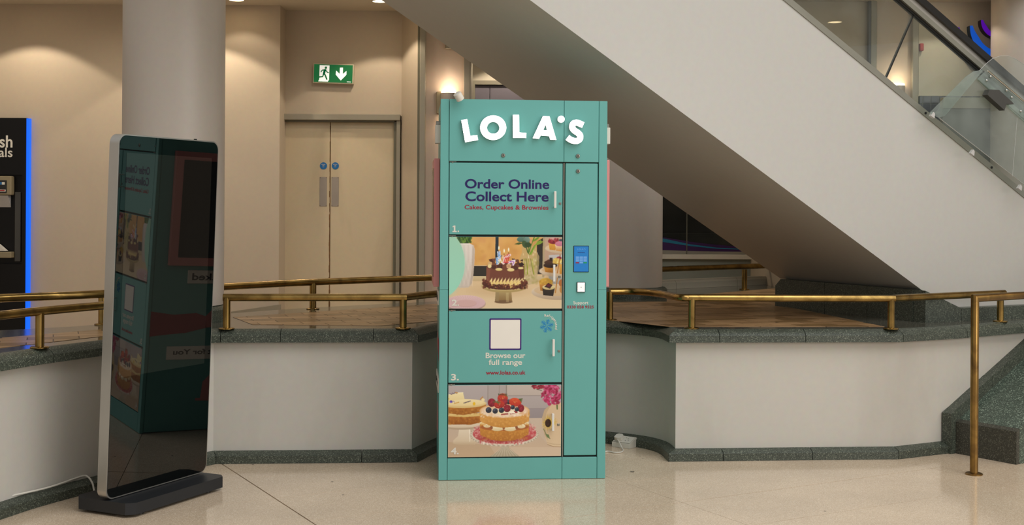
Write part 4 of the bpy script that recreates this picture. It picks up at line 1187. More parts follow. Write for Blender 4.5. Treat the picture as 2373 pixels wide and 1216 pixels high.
def draw_birthday():
    p = Pic(75, 55, 1838, 1182, 300, 192, '#cba268')
    p.poly([(400, 55), (1560, 55), (1560, 520), (400, 520)], '#d3a25c', '#c8954e')
    p.mottle(420, 60, 1540, 500, ['#dcb36c', '#bf8846', '#cf9a58', '#c98f5a'], 90, 20, 80, 0.35)
    p.poly([(75, 500), (1838, 500), (1838, 1182), (75, 1182)], '#cdae84', '#d0bb98')
    p.poly([(795, 55), (842, 55), (842, 420), (790, 420)], '#1e2b33')
    p.poly([(440, 512), (1250, 512), (1250, 672), (440, 672)], '#2c2720')
    p.poly([(440, 672), (1560, 672), (1560, 760), (440, 750)], '#c3b28c', '#b99f76')
    p.ell(850, 905, 420, 90, '#b7966a', soft=80, alpha=.35)
    p.poly([(1250, 180), (1440, 90), (1560, 55), (1560, 640), (1440, 640), (1250, 512)], '#b48d55', alpha=.5)
    p.poly([(1440, 130), (1535, 70), (1530, 640), (1440, 640)], '#2a231b')
    p.poly([(1545, 55), (1838, 55), (1838, 640), (1560, 660)], '#b7977f', '#a98e76')
    p.poly([(1540, 60), (1570, 60), (1560, 690), (1525, 690)], '#a89574')
    # right-hand white tiers
    p.poly([(1630, 340), (1838, 330), (1838, 560), (1630, 560)], '#b6b3b2', '#a8a4a0')
    p.poly([(1620, 640), (1838, 650), (1838, 800), (1650, 790)], '#a9a39a', '#97918a')
    p.ell(1890, 235, 320, 80, '#dccdb4', '#b8a184'); p.ell(1890, 215, 300, 62, '#cdb592')
    p.poly([(1625, 150), (1755, 150), (1730, 265), (1640, 255)], '#d09a3e', '#b97f2c', noise=.2)
    p.ell(1700, 120, 85, 45, '#7b1d28'); p.ell(1700, 85, 55, 25, '#c99a90')
    p.mottle(1630, 85, 1775, 150, ['#8d2530', '#5d1219', '#a33a40'], 26, 8, 18, .8)
    p.poly([(1725, 170), (1860, 170), (1850, 285), (1740, 270)], '#e1c9ac', '#b97f3c', noise=.1)
    p.ell(1800, 160, 75, 40, '#c77c92', '#b56a80'); p.ell(1820, 105, 35, 18, '#3b3b48')
    p.line([(1805, 335), (1780, 610)], 15, '#9a5f1e')
    p.ell(1900, 590, 425, 100, '#e0d3bd', '#b59d80'); p.ell(1900, 570, 385, 74, '#c4a681')
    p.poly([(1548, 500), (1760, 500), (1725, 620), (1575, 605)], '#c98f36', '#a56c22', noise=.25)
    p.ell(1655, 500, 108, 42, '#3b2317', '#2a1710'); p.ell(1650, 455, 92, 36, '#50301f', '#38200f'); p.ell(1660, 430, 60, 26, '#4a2b1a')
    p.poly([(1642, 380), (1688, 380), (1684, 435), (1640, 435)], '#2c1810')
    p.ell(1770, 430, 80, 52, '#d9bf62', '#b8943c'); p.ell(1790, 385, 40, 24, '#7d1f33'); p.mottle(1700, 400, 1830, 470, ['#e6d28a', '#c9a548'], 16, 8, 20, .7)
    p.poly([(1790, 480), (1838, 480), (1838, 635), (1800, 635)], '#d19a3c', '#b77c28')
    p.line([(1800, 400), (1765, 620)], 15, '#a5671f')
    p.ell(1790, 920, 430, 125, '#ded1bc', '#a9937a'); p.ell(1790, 890, 390, 92, '#c8b190', '#bfa27c')
    p.line([(1765, 700), (1735, 930)], 16, '#a8722b')
    p.ell(1830, 780, 42, 60, '#a4612b'); p.ell(1585, 770, 105, 70, '#c9a13c', '#a87826'); p.mottle(1490, 715, 1680, 820, ['#d8b552', '#b0862a', '#caa040'], 30, 10, 24, .6)
    p.poly([(1485, 800), (1600, 800), (1590, 905), (1500, 900)], '#b88034', '#94601f')
    p.poly([(1528, 840), (1728, 850), (1700, 985), (1545, 970)], '#35291f', '#241b14', noise=.2)
    for k in range(9): p.line([(1545 + k * 19, 880), (1553 + k * 17, 970)], 4, '#1b130e', alpha=.6)
    p.ell(1630, 845, 100, 40, '#ded2a4', '#b9a56e'); p.poly([(1560, 840), (1620, 775), (1690, 810), (1650, 870), (1600, 850)], '#3c1f17'); p.ell(1630, 815, 32, 22, '#5c1a2a')
    p.ell(1840, 880, 40, 60, '#b07a3a')
    # glass jar with stems
    p.poly([(1205, 200), (1430, 200), (1440, 290), (1480, 360), (1470, 560), (1430, 780), (1300, 815), (1245, 760), (1230, 520), (1170, 400), (1210, 290)], '#b9a06c', '#b5a47e', alpha=.75)
    p.mottle(1230, 380, 1460, 790, ['#8d8a3a', '#c5b68a', '#7c7a2c', '#d0c39a'], 60, 10, 34, .35)
    for xa, xb, c_ in ((1240, 1255, '#8a8f1e'), (1275, 1300, '#6f7a1c'), (1310, 1290, '#8f9a2a'), (1345, 1390, '#6d7422'), (1370, 1400, '#a3a53a')):
        p.line([(xa, 400), (xb, 640)], 12, c_, alpha=.8)
    p.line([(1300, 300), (1270, 200), (1240, 60)], 16, '#3d5a1c'); p.line([(1330, 330), (1400, 200), (1500, 110)], 20, '#6f8f2a')
    p.line([(1320, 290), (1350, 180), (1400, 60)], 18, '#557a20'); p.line([(1350, 330), (1450, 130), (1530, 130)], 15, '#84a034'); p.line([(1310, 320), (1320, 100)], 14, '#4a6a22')
    p.ell(1190, 95, 62, 42, '#5f7c70', '#46604e'); p.ell(1280, 100, 52, 52, '#7b9488', '#4e6a5a', ang=30); p.ell(1250, 170, 40, 60, '#3d5330', ang=-25); p.ell(1300, 180, 50, 40, '#2f4524')
    p.poly([(1085, 170), (1160, 140), (1235, 150), (1160, 178)], '#3f5220'); p.ell(1350, 120, 16, 40, '#c9906a')
    p.ell(1430, 90, 60, 16, '#6b8a26', ang=-35); p.ell(1470, 160, 60, 14, '#7c9a2e', ang=-20)
    for k in range(14): p.ell(rng.uniform(1215, 1460), rng.uniform(270, 480), 6, 18, '#e8ddb8', alpha=.5)
    # white ribbed vase with greenery
    p.poly([(190, 55), (430, 55), (400, 140), (370, 165), (250, 165), (215, 110)], '#2f4a1c')
    for k in range(46):
        cx, cy = rng.uniform(200, 430), rng.uniform(60, 150); p.ell(cx, cy, rng.uniform(14, 34), 8, ['#4c7426', '#2c4a16', '#6b8f34', '#1d330f'][k % 4], ang=rng.uniform(20, 160), alpha=.9)
    vase = [(250, 160), (390, 160), (450, 190), (475, 260), (470, 420), (455, 640), (430, 780), (380, 850), (240, 855), (190, 840), (200, 600), (240, 300)]
    p.poly(vase, '#ddd5cc', '#bdb0a2')
    for k in range(11):
        xt = 262 + k * 19; xb_ = 226 + k * 20; p.line([(xt, 185), (xt + (xt - 350) * .1, 420), (xb_, 835)], 5, '#a58f85', alpha=.65)
        p.line([(xt + 8, 190), (xt + 8 + (xt - 350) * .1, 420), (xb_ + 9, 830)], 5, '#f0ebe4', alpha=.5)
    p.poly([(440, 180), (475, 260), (470, 420), (455, 640), (430, 780), (395, 840), (420, 600), (435, 350)], '#a3917e', alpha=.5)
    # mint balloon
    p.ell(-100, 475, 420, 552, '#9cc6aa', '#8ccbb4'); p.ell(-100, 475, 410, 540, '#93c4ad', '#97d0ba', alpha=.6, soft=120)
    # pink plates
    p.ell(335, 1105, 312, 116, '#a98f86', '#a88a80'); p.ell(330, 1085, 312, 116, '#d2b4b0', '#c6a6a6')
    for k in range(44):
        a = 2 * PI * k / 44; p.line([(330 + 160 * math.cos(a), 1085 + 58 * math.sin(a)), (330 + 300 * math.cos(a), 1085 + 110 * math.sin(a))], 5, '#b690a0', alpha=.55)
    p.ell(345, 1095, 165, 60, '#c9a8a6', '#b8928e'); p.ell(345, 1095, 150, 50, '#c3a09c')
    # cake stand
    p.poly([(805, 880), (1045, 880), (1060, 1075), (790, 1075)], '#ab9768', '#7c5f38'); p.ell(925, 1075, 136, 26, '#6b5136')
    p.poly([(800, 900), (860, 900), (850, 1070), (795, 1060)], '#8d7b58', alpha=.6); p.poly([(960, 900), (1000, 900), (1010, 1080), (965, 1080)], '#c5b483', alpha=.4)
    p.ell(942, 830, 362, 100, '#b39f6c', '#a18b58'); p.ell(942, 800, 362, 98, '#c9b989', '#c0ac74'); p.ell(942, 785, 352, 100, '#5a2c1d', '#3f1c12')
    p.mottle(600, 720, 1290, 860, ['#6d3826', '#3a170d', '#7e4a34', '#4c2215'], 240, 7, 18, .85)
    # cake body
    p.poly([(657, 520), (1240, 520), (1243, 740), (1200, 830), (1060, 865), (830, 865), (700, 800), (650, 720)], '#6e3d2c', '#6a3c2c', noise=.04)
    p.poly([(657, 520), (720, 560), (700, 760), (655, 720)], '#8b5440', alpha=.5); p.poly([(1150, 570), (1240, 530), (1243, 740), (1180, 760)], '#542a1d', alpha=.55)
    z = [(655, 690)]
    for k in range(11):
        xx = 690 + k * 52; z += [(xx, 770 - (12 if k > 6 else 0)), (xx + 60, 690 + (10 - abs(k - 4)) * 2)]
    z += [(1243, 690), (1240, 770), (1180, 840), (1040, 862), (830, 862), (700, 800)]
    p.poly(z, '#e3d3a2', '#d6b968')
    for k in range(10):
        xx = 690 + k * 54; p.poly([(xx, 770), (xx + 58, 690), (xx + 50, 760), (xx + 12, 800)], '#ead9a4', '#d9b65c', alpha=.7)
        p.line([(xx + 2, 772), (xx + 30, 720)], 12, '#8a5a40', alpha=.35)
    p.mottle(690, 800, 1220, 870, ['#4c2215', '#6d3826', '#34140b', '#5a2c1d'], 170, 6, 16, .95)
    p.mottle(640, 760, 720, 810, ['#4c2215', '#6d3826'], 20, 6, 16, .95); p.mottle(1200, 740, 1290, 800, ['#4c2215', '#6d3826'], 24, 6, 14, .95)
    p.ell(949, 525, 292, 62, '#5f3526', '#6e4030')
    # toppings
    for q, c_ in (([(690, 410), (760, 395), (800, 480), (760, 500), (720, 470)], '#4a2417'), ([(735, 400), (790, 395), (800, 440), (765, 450)], '#6b4030'), ([(1180, 430), (1220, 400), (1225, 440)], '#3a1c12'),
                  ([(1060, 500), (1160, 440), (1175, 465), (1085, 540)], '#5a2f1c'), ([(1150, 480), (1210, 450), (1245, 490), (1190, 530)], '#2d1710'), ([(1050, 395), (1100, 400), (1110, 425), (1060, 420)], '#3c2116'),
                  ([(905, 480), (970, 475), (960, 580), (925, 580)], '#6a3a28'), ([(820, 500), (905, 490), (905, 550), (830, 545)], '#3a1d14')): p.poly(q, c_)
    for x_, y_, r_, c_ in ((712, 475, 36, '#c9a574'), (770, 480, 30, '#70432f'), (770, 530, 38, '#482519'), (1135, 430, 28, '#643a28'), (860, 520, 30, '#482519'), (1005, 515, 42, '#cfa87f'), (1110, 545, 40, '#4c281c'), (1060, 530, 26, '#5b3020'), (940, 520, 30, '#6f402c')): p.ell(x_, y_, r_, r_ * .85, c_)
    p.ell(1005, 515, 26, 22, '#b58f68'); p.ell(850, 566, 54, 22, '#e0cf96', '#cfb86e'); p.ell(1035, 572, 56, 26, '#e0cf96', '#d3bd78'); p.ell(705, 515, 30, 30, '#dccb92'); p.ell(1192, 545, 42, 18, '#d8c687'); p.ell(1090, 440, 20, 10, '#3a1c12')
    # candle lettering on the cake
    p.poly([(820, 285), (872, 275), (880, 400), (835, 410)], '#d6dce6'); p.line([(838, 295), (850, 395)], 9, '#3c7fc8'); p.line([(862, 290), (868, 390)], 9, '#3c7fc8'); p.line([(843, 345), (866, 340)], 9, '#3c7fc8')
    p.poly([(798, 380), (850, 378), (845, 490), (810, 492)], '#d3dae4'); p.line([(812, 388), (815, 480)], 10, '#3f86cc'); p.line([(815, 390), (838, 405), (818, 430), (840, 455), (818, 480)], 8, '#3f86cc')
    p.line([(845, 470), (870, 410), (895, 460)], 22, '#e4dccb'); p.line([(850, 465), (850, 440)], 7, '#2f8a70'); p.line([(880, 365), (893, 345)], 10, '#2d5e86'); p.line([(905, 390), (915, 350), (925, 380)], 12, '#dccdaa')
    p.line([(920, 470), (945, 375), (1020, 340)], 40, '#e3c6c0'); p.line([(1000, 460), (1090, 430), (1070, 490)], 36, '#e6d6e0'); p.line([(870, 455), (885, 435)], 9, '#c5b63c')
    p.line([(925, 370), (950, 355), (985, 350), (975, 335), (1015, 325)], 9, '#c2303c'); p.line([(1000, 360), (1018, 345)], 8, '#b02a50')
    p.line([(930, 460), (950, 380)], 12, '#cc2f38'); p.line([(958, 465), (975, 375)], 12, '#d03038'); p.line([(985, 460), (1005, 370)], 12, '#c42a34'); p.line([(925, 455), (1000, 460)], 10, '#c42a34'); p.line([(945, 400), (1010, 385)], 9, '#c83040')
    p.line([(1015, 450), (1040, 430), (1035, 455), (1062, 440), (1085, 450), (1060, 495)], 9, '#8a3a9a')
    for x_, y_ in ((847, 240), (930, 285), (1000, 265)):
        p.ell(x_, y_ - 5, 11, 36, '#f6e9c0'); p.ell(x_, y_ + 12, 8, 16, '#f2b84a'); p.line([(x_, y_ + 30), (x_, y_ + 55)], 7, '#6a3a20'); p.ell(x_, y_ - 5, 6, 20, '#fffbe8')
    return p
def draw_victoria():
    p = Pic(60, 80, 1822, 1200, 300, 192, '#a89d98')
    p.poly([(60, 80), (1822, 80), (1822, 600), (60, 620)], '#aca19f', '#9e9490')
    p.poly([(670, 80), (960, 80), (960, 600), (670, 600)], '#a79c99', '#a1968f'); p.poly([(970, 80), (1600, 80), (1600, 240), (970, 240)], '#b8aba2', '#b3a59b')
    p.line([(675, 80), (675, 340)], 14, '#8c8078', alpha=.7); p.line([(853, 80), (850, 230)], 12, '#8f837b', alpha=.7); p.line([(963, 80), (963, 250)], 16, '#82766d', alpha=.8); p.line([(970, 250), (1600, 250)], 12, '#8b7f76', alpha=.8)
    p.poly([(1250, 450), (1600, 450), (1600, 600), (1250, 600)], '#93898a', '#8e8484'); p.line([(1250, 450), (1600, 450)], 8, '#857a7a', alpha=.7)
    p.poly([(60, 600), (1822, 600), (1822, 1200), (60, 1200)], '#b8a796', '#c3a98d'); p.poly([(60, 960), (700, 1010), (820, 1200), (60, 1200)], '#b09676', '#b89c7c', alpha=.6); p.poly([(1310, 600), (1520, 600), (1600, 1000), (1450, 820)], '#c2af9c', alpha=.7)
    p.poly([(1000, 1050), (1822, 1060), (1822, 1200), (1100, 1200)], '#cdb9a2', alpha=.5)
    # left stand and cake
    p.poly([(235, 740), (400, 740), (420, 900), (490, 960), (480, 1000), (300, 1012), (150, 985), (140, 940), (215, 870)], '#d9cbb4', '#c6b296'); p.ell(318, 975, 180, 36, '#cdbb9f', '#b9a283'); p.poly([(385, 760), (405, 760), (405, 960), (392, 965)], '#f0e8d8', alpha=.6)
    p.ell(270, 710, 300, 62, '#c7b59d', '#a8937a'); p.ell(270, 690, 300, 52, '#dccdb6', '#cbb89f')
    p.poly([(60, 560), (600, 560), (600, 650), (420, 695), (60, 690)], '#a9692a', '#8f5218', noise=.22)
    p.poly([(60, 515), (560, 515), (580, 560), (300, 580), (60, 560)], '#dcc084', '#c9a860')
    p.poly([(60, 390), (650, 380), (640, 450), (550, 500), (300, 545), (60, 515)], '#b0722c', '#93581c', noise=.22); p.mottle(60, 420, 600, 530, ['#c38a3e', '#8b4f17'], 60, 8, 20, .4); p.mottle(60, 580, 560, 690, ['#b87c30', '#874a14'], 60, 8, 20, .4)
    p.ell(280, 365, 372, 70, '#e0cc98', '#d0b478'); p.ell(280, 350, 345, 52, '#e6d6a6', '#dcc690')
    p.poly([(60, 230), (160, 205), (290, 195), (315, 300), (60, 320)], '#e6d7a8', '#dcc892'); p.line([(70, 225), (160, 200), (290, 196)], 10, '#f0e4bc')
    for k in range(9): p.ell(90 + k * 12, 215 - k * 3 + (k % 3) * 5, 10, 6, ['#5a4a6a', '#7b6a88', '#4d3c50'][k % 3], ang=k * 30)
    p.line([(170, 190), (205, 200)], 12, '#c08a3c'); p.ell(105, 335, 24, 20, '#5a4a9a'); p.ell(100, 345, 12, 9, '#8a70c0'); p.line([(140, 325), (158, 345)], 7, '#6a5aa0')
    p.line([(155, 365), (225, 345)], 14, '#c89a4a'); 
    for k in range(10): p.ell(305 + k * 11, 358 - k * 3.5, 9, 6, ['#4a3c44', '#6a5a6a'][k % 2], ang=k * 40)
    p.ell(462, 370, 20, 26, '#ddb020'); p.line([(560, 300), (595, 265)], 16, '#b8803a'); p.ell(600, 310, 26, 24, '#e2cf9c'); p.ell(70, 290, 8, 10, '#d8b020')
    # glass cake stand
    p.poly([(880, 1030), (1000, 1030), (1020, 1090), (1150, 1180), (1160, 1200), (700, 1200), (760, 1160), (880, 1090)], '#b5a890', '#a59880')
    for k in range(26): p.line([(890 + k * 4, 1045), (740 + k * 17, 1195)], 5, ['#d9d0bc', '#877a64', '#c5baa2'][k % 3], alpha=.5)
    p.ell(935, 860, 532, 180, '#aa9c86', '#b8aa96'); p.ell(935, 850, 515, 172, '#c4b8a4', '#cfc3b0'); 
    for k in range(90):
        a = 2 * PI * k / 90; p.ell(935 + 522 * math.cos(a), 856 + 174 * math.sin(a), 9, 8, ['#e4dccb', '#93866f'][k % 2], alpha=.65)
    p.ell(938, 838, 492, 160, '#a8303a', '#b33a42'); p.ell(938, 840, 486, 152, '#bd5a5a', '#b04048')
    p.mottle(470, 720, 620, 900, ['#d8b0a4', '#c88a84', '#a83038'], 90, 8, 18, .55); p.mottle(1310, 700, 1420, 880, ['#d8b0a4', '#b84048', '#c88a84'], 70, 8, 18, .5); p.mottle(560, 930, 1250, 1000, ['#dcc8ba', '#c07a76', '#b03a42', '#e0d2c4'], 150, 8, 18, .6)
    p.ell(935, 905, 400, 75, '#8b3a2c', alpha=.5, soft=30)
    # lower and upper sponge
    def sponge(y0, y1, ca, cb, rx=382):
        p.poly([(935 - rx, y0), (935 + rx, y0), (935 + rx - 4, y1 - 60), (1220, y1 - 10), (1080, y1 + 30), (900, y1 + 42), (740, y1 + 20), (600, y1 - 40), (935 - rx + 6, y1 - 70)], ca, cb, noise=.14)
    sponge(690, 915, '#c58a3c', '#a6682a'); p.ell(940, 735, 380, 62, '#a05a2e')
    p.mottle(570, 780, 1310, 940, ['#d6a04c', '#a86a28', '#c98e40'], 200, 6, 16, .35)
    for x_, y_, rx, ry in ((590, 672, 40, 22), (665, 712, 58, 32), (825, 755, 102, 42), (1025, 762, 98, 40), (1195, 725, 68, 36), (1280, 680, 36, 26)): p.ell(x_, y_, rx, ry, '#ece0c0', '#cdb98c')
    for x_ in (735, 925, 1125): p.ell(x_, 745, 20, 26, '#8a5230')
    sponge(500, 705, '#d09a52', '#b9813a', 388); p.poly([(548, 470), (1325, 470), (1325, 560), (1200, 640), (560, 600)], '#d09b55', '#c68d42', noise=.12)
    p.mottle(560, 560, 1310, 720, ['#dcab60', '#b67c36', '#cd9448'], 200, 6, 16, .35); p.mottle(1280, 530, 1335, 600, ['#d9a860', '#c08a42'], 10, 6, 14, .8)
    p.ell(935, 480, 388, 112, '#cf9f66', '#d8b88c'); p.ell(935, 478, 362, 98, '#d8b490', '#e0c6a6')
    p.mottle(570, 470, 1300, 580, ['#e6d6c4', '#d4a478', '#eee0d2'], 130, 8, 20, .5)
    p.ell(960, 490, 250, 56, '#e6d6bc', '#dccab0'); p.poly([(810, 500), (900, 470), (960, 530), (860, 545)], '#ead9b0'); p.line([(890, 538), (985, 532)], 18, '#8d2028'); p.line([(1030, 530), (1130, 508), (1080, 495)], 18, '#8d2028'); p.poly([(1000, 500), (1070, 480), (1110, 520), (1030, 530)], '#efe4cc'); p.poly([(1110, 460), (1150, 470), (1170, 520), (1130, 500)], '#e8dcc4')
    # berries
    def straw(cx, cy, rx, ry, ang, ca='#c8402c', cb='#a02420'):
        p.ell(cx, cy, rx, ry, ca, cb, ang=ang)
        for k in range(26):
            a = rng.uniform(0, 2 * PI); r = rng.uniform(0, .8); p.ell(cx + rx * r * math.cos(a), cy + ry * r * math.sin(a), 3.5, 3.5, '#e0a060', alpha=.7)
    def rasp(cx, cy, rx, ry, c_='#8c2030'):
        p.ell(cx, cy, rx, ry, c_, '#6a1420')
        for k in range(24):
            a = rng.uniform(0, 2 * PI); r = rng.uniform(0, .85); p.ell(cx + rx * r * math.cos(a), cy + ry * r * math.sin(a), 8, 8, '#a83444', alpha=.55); p.ell(cx + rx * r * math.cos(a) + 4, cy + ry * r * math.sin(a) + 5, 3, 3, '#4a0c18', alpha=.5)
    def blue(cx, cy, r):
        p.ell(cx, cy, r, r, '#3c4252', '#23242e'); p.ell(cx - r * .2, cy - r * .3, r * .5, r * .3, '#6a7486', alpha=.5); p.ell(cx + r * .2, cy - r * .05, r * .32, r * .32, '#15151c'); p.ell(cx + r * .2, cy - r * .05, r * .15, r * .15, '#4a4e5c')
    rasp(735, 355, 60, 66, '#8a2030'); straw(905, 290, 80, 78, 0, '#c94630', '#8f1c1e'); blue(1000, 345, 38)
    for k in range(7): p.poly([(840 + k * 20, 245), (835 + k * 22, 205), (855 + k * 20, 235)], '#2c3418')
    p.line([(930, 240), (965, 250), (978, 262)], 9, '#5d6c28')
    rasp(940, 345, 42, 48, '#9c2c34'); straw(1100, 350, 98, 66, 8, '#d0502c', '#aa2a20'); straw(855, 385, 82, 62, -8, '#c03a2c', '#901c1c')
    for k in range(6): p.line([(815, 350), (815 + 62 * math.cos(-2.8 + k * .75), 355 + 36 * math.sin(-2.8 + k * .75))], 10, '#5f6b3a')
    for k in range(5): p.line([(1160, 300), (1215 - k * 4, 315 + k * 14 - 20)], 8, '#4d5a2a')
    rasp(975, 445, 58, 58, '#8e1f2c'); rasp(1190, 445, 52, 60, '#8a1c2c'); blue(688, 470, 46); blue(790, 485, 42); blue(888, 475, 42); blue(1063, 430, 34); blue(1127, 463, 34)
    # flower and vase
    vs_ = [(1640, 395), (1822, 360), (1822, 1050), (1700, 1045), (1610, 1010), (1590, 960), (1560, 860), (1520, 700), (1520, 600), (1560, 470), (1620, 420)]
    p.poly(vs_, '#c9ae8c', '#cdb594'); p.poly([(1520, 600), (1560, 470), (1640, 395), (1660, 400), (1590, 520), (1560, 700), (1620, 960), (1560, 860)], '#a89070', alpha=.5); p.line([(1600, 985), (1700, 1010), (1822, 1015)], 8, '#a38a68', alpha=.6); p.line([(1610, 1015), (1700, 1048), (1822, 1054)], 8, '#7e5a34', alpha=.6)
    p.poly([(1742, 400), (1770, 390), (1768, 470), (1750, 470)], '#5f6a3a')
    for k in range(26):
        a = 2 * PI * k / 26; L = 130 * rng.uniform(.8, 1.15); p.poly([(1620 + 40 * math.cos(a - .12), 675 + 48 * math.sin(a - .12)), (1620 + L * math.cos(a) * .85, 675 + L * math.sin(a) * 1.15), (1620 + 40 * math.cos(a + .12), 675 + 48 * math.sin(a + .12))], '#c9a416' if k % 2 else '#dcb92c')
    for k in range(11):
        a = -1.25 + 2.5 * k / 10; p.poly([(1670, 675), (1660 + 115 * math.cos(a), 675 + 110 * math.sin(a)), (1680, 690)], '#d4ae20' if k % 2 else '#c29c18')
    p.ell(1617, 680, 48, 64, '#3d2417', '#2b170e'); p.mottle(1580, 630, 1655, 735, ['#5a3a22', '#2a140c'], 30, 4, 9, .6)
    p.line([(1545, 770), (1590, 860), (1650, 925)], 8, '#56663a'); p.poly([(1575, 850), (1630, 860), (1648, 928), (1600, 900)], '#66784a')
    for k in range(90):
        a = rng.uniform(0, 2 * PI); r = math.sqrt(rng.random()) * 165; p.ell(1680 + r * math.cos(a), 235 + r * .95 * math.sin(a), rng.uniform(18, 44), rng.uniform(12, 26), ['#a82450', '#c03a6a', '#8a1838', '#cc5a84', '#9c2048'][k % 5], ang=rng.uniform(0, 180), alpha=.85)
    for k in range(5):
        for j in range(12):
            a = 2 * PI * j / 12 + k; r = 35 + k * 28; p.line([(1690 + r * math.cos(a), 190 + r * .9 * math.sin(a)), (1690 + r * math.cos(a + .35), 190 + r * .9 * math.sin(a + .35))], 7, '#70122e' if k % 2 else '#d0688e', alpha=.7)
    for k in range(22): p.ell(rng.uniform(1365, 1540), rng.uniform(85, 150) , rng.uniform(14, 34), 12, ['#8c1c30', '#a42a40', '#701424'][k % 3], ang=rng.uniform(-30, 60), alpha=.9)
    p.line([(1435, 150), (1510, 170)], 10, '#4a4436')
    return p

# ------------------------------------------------------------------ refrigerated cake locker
KA = on_z(1016, 1113.4); KB = on_z(1402.5, 1108.6)
kd = Vector((KB.x - KA.x, KB.y - KA.y)); KW = kd.length; kd = kd / KW
kio = empty('cake_locker', (KA.x, KA.y, 0), math.atan2(kd.y, kd.x))
tag(kio, 'tall teal refrigerated cake locker with four numbered doors and glowing white lettering', 'locker')
def K(px, py): return on_plane(px, py, (KA.x, KA.y), (kd.x, kd.y))
KH = (K(1022, 229)[1] + K(1410, 234.5)[1]) / 2
KD = 0.60
def kb(name, x0, x1, z0, z1, y0, y1, mat, parent=None, bev=0.0015):
    bm = BM(); box(bm, x0, x1, y0, y1, z0, z1, bev); return obj(name, bm, mat, parent or kio)
# vertical lines (measured at mid height) and levels
xs_l = K(1041, 371)[0]; xs_m = (K(1306.5, 371)[0] + K(1302.5, 1060)[0]) / 2; xs_r = K(1387, 371)[0]
zh = K(1170, 374)[1]; zk = K(1170, 1059.5)[1]
d_ = 0.0022
body = kb('carcass', 0.004, KW - 0.004, 0.004, KH - 0.004, 0.022, KD, 'teal_metal', bev=0.004)
kb('door_recess', xs_l - 0.01, xs_r + 0.01, 0.01, KH - 0.01, 0.0175, 0.0225, 'teal_seam')
zstile = K(1022, 671)[1]
for x0, x1, nm in ((0, xs_l - d_, 'left'), (xs_r + d_, KW, 'right')):
    kb('side_stile', x0, x1, 0.002, zstile - 0.0004, 0, 0.02, 'teal_metal'); kb('side_stile', x0, x1, zstile + 0.0004, KH, 0, 0.02, 'teal_metal')
kb('header_panel', xs_l, xs_m - 0.001, zh, KH, -0.004, 0.018, 'teal_metal')
kb('header_panel', xs_m + 0.001, xs_r, zh, KH, -0.002, 0.018, 'teal_metal')
kb('kick_panel', xs_l, xs_m - 0.001, 0.002, zk - 0.003, 0, 0.018, 'teal_metal')
kb('kick_panel', xs_m + 0.001, xs_r, 0.002, zk - 0.003, 0, 0.018, 'teal_metal')
dx0 = xs_l + 0.002; dx1 = K(1303, 545)[0]; sx0_ = K(1310.5, 378)[0]; sx1_ = K(1385.5, 378)[0]
kb('centre_strip', dx1 + 0.004, sx0_ - 0.004, zk - 0.001, zh - 0.005, 0.004, 0.018, 'grey_strip', bev=0.001)
levels = [(377.5, 543.5), (548.5, 715), (720.5, 886), (891.5, 1058)]
names = ['top locker door with purple and red lettering', 'second locker door printed with a birthday cake picture', 'third locker door with a blank white card', 'bottom locker door printed with a berry sponge cake picture']
doors = []
for i, (ya, yb_) in enumerate(levels):
    z1, z0 = K(1170, ya)[1], K(1170, yb_)[1]
    o = lab(kb('locker_door', dx0, dx1, z0, z1, 0, 0.016, 'teal_metal'), names[i]); doors.append((o, z0, z1))
sd = lab(kb('service_door', sx0_, sx1_, K(1345, 1054.5)[1], K(1345, 378.5)[1], 0, 0.016, 'teal_metal', bev=0.003), 'narrow full height teal door')
# hinges, handles, locks
handles = [(1285, 443, 482), (1282.6, 612.5, 652), (1281.3, 784.5, 824), (1280, 956, 996)]
locks = [(1298, 471.5), (1296.5, 641), (1295.3, 813), (1294, 983.5)]
for (o, z0, z1), (hx, ha, hb), (lx, ly) in zip(doors, handles, locks):
    u0, zt1 = K(hx - 2.6, ha); u1, zb1 = K(hx + 2.6, hb)
    bm = BM(); box(bm, u0, u1, -0.034, -0.024, zb1, zt1, 0.002)
    for zz in (zb1 + 0.006, zt1 - 0.006): tube(bm, [((u0 + u1) / 2, -0.026, zz), ((u0 + u1) / 2, 0.0, zz)], 0.004, 10)
    obj('handle', bm, 'white_metal', o)
    u, z = K(lx, ly); bm = BM(); box(bm, u - 0.0062, u + 0.0062, -0.003, 0, z - 0.0062, z + 0.0062, 0.001); box(bm, u - 0.0035, u + 0.0035, -0.005, -0.002, z - 0.001, z + 0.003, 0.0005); obj('lock', bm, 'steel', o)
    bm = BM(); box(bm, dx0 - 0.001, dx0 + 0.036, -0.001, 0.012, z1 + 0.0022, z1 + 0.0062, 0.0008); box(bm, dx0 + 0.012, dx0 + 0.020, -0.002, 0.01, z1 - 0.002, z1 + 0.006, 0.0008); obj('hinge', bm, 'steel', o)
for px, py, par in ((1166, 360, kio), (1339, 361.5, kio), (1339.5, 396.5, sd)):
    u, z = K(px, py); R = Matrix.Translation((u, -0.003 if par is kio else 0.0, z)) @ Matrix.Rotation(PI / 2, 4, 'X')
    bm = BM(); lathe(bm, [(0.0112, 0), (0.0112, 0.003), (0.0095, 0.006), (0.006, 0.0065), (0.0055, 0.004), (0.0, 0.004)][:5], n=24, M=R); obj('barrel_lock', bm, 'steel', par, smooth=True)
    bm = BM(); box(bm, u - 0.0012, u + 0.0012, -0.0108 if par is kio else -0.008, -0.006, z - 0.004, z + 0.004); obj('key_slot', bm, 'rubber', par)
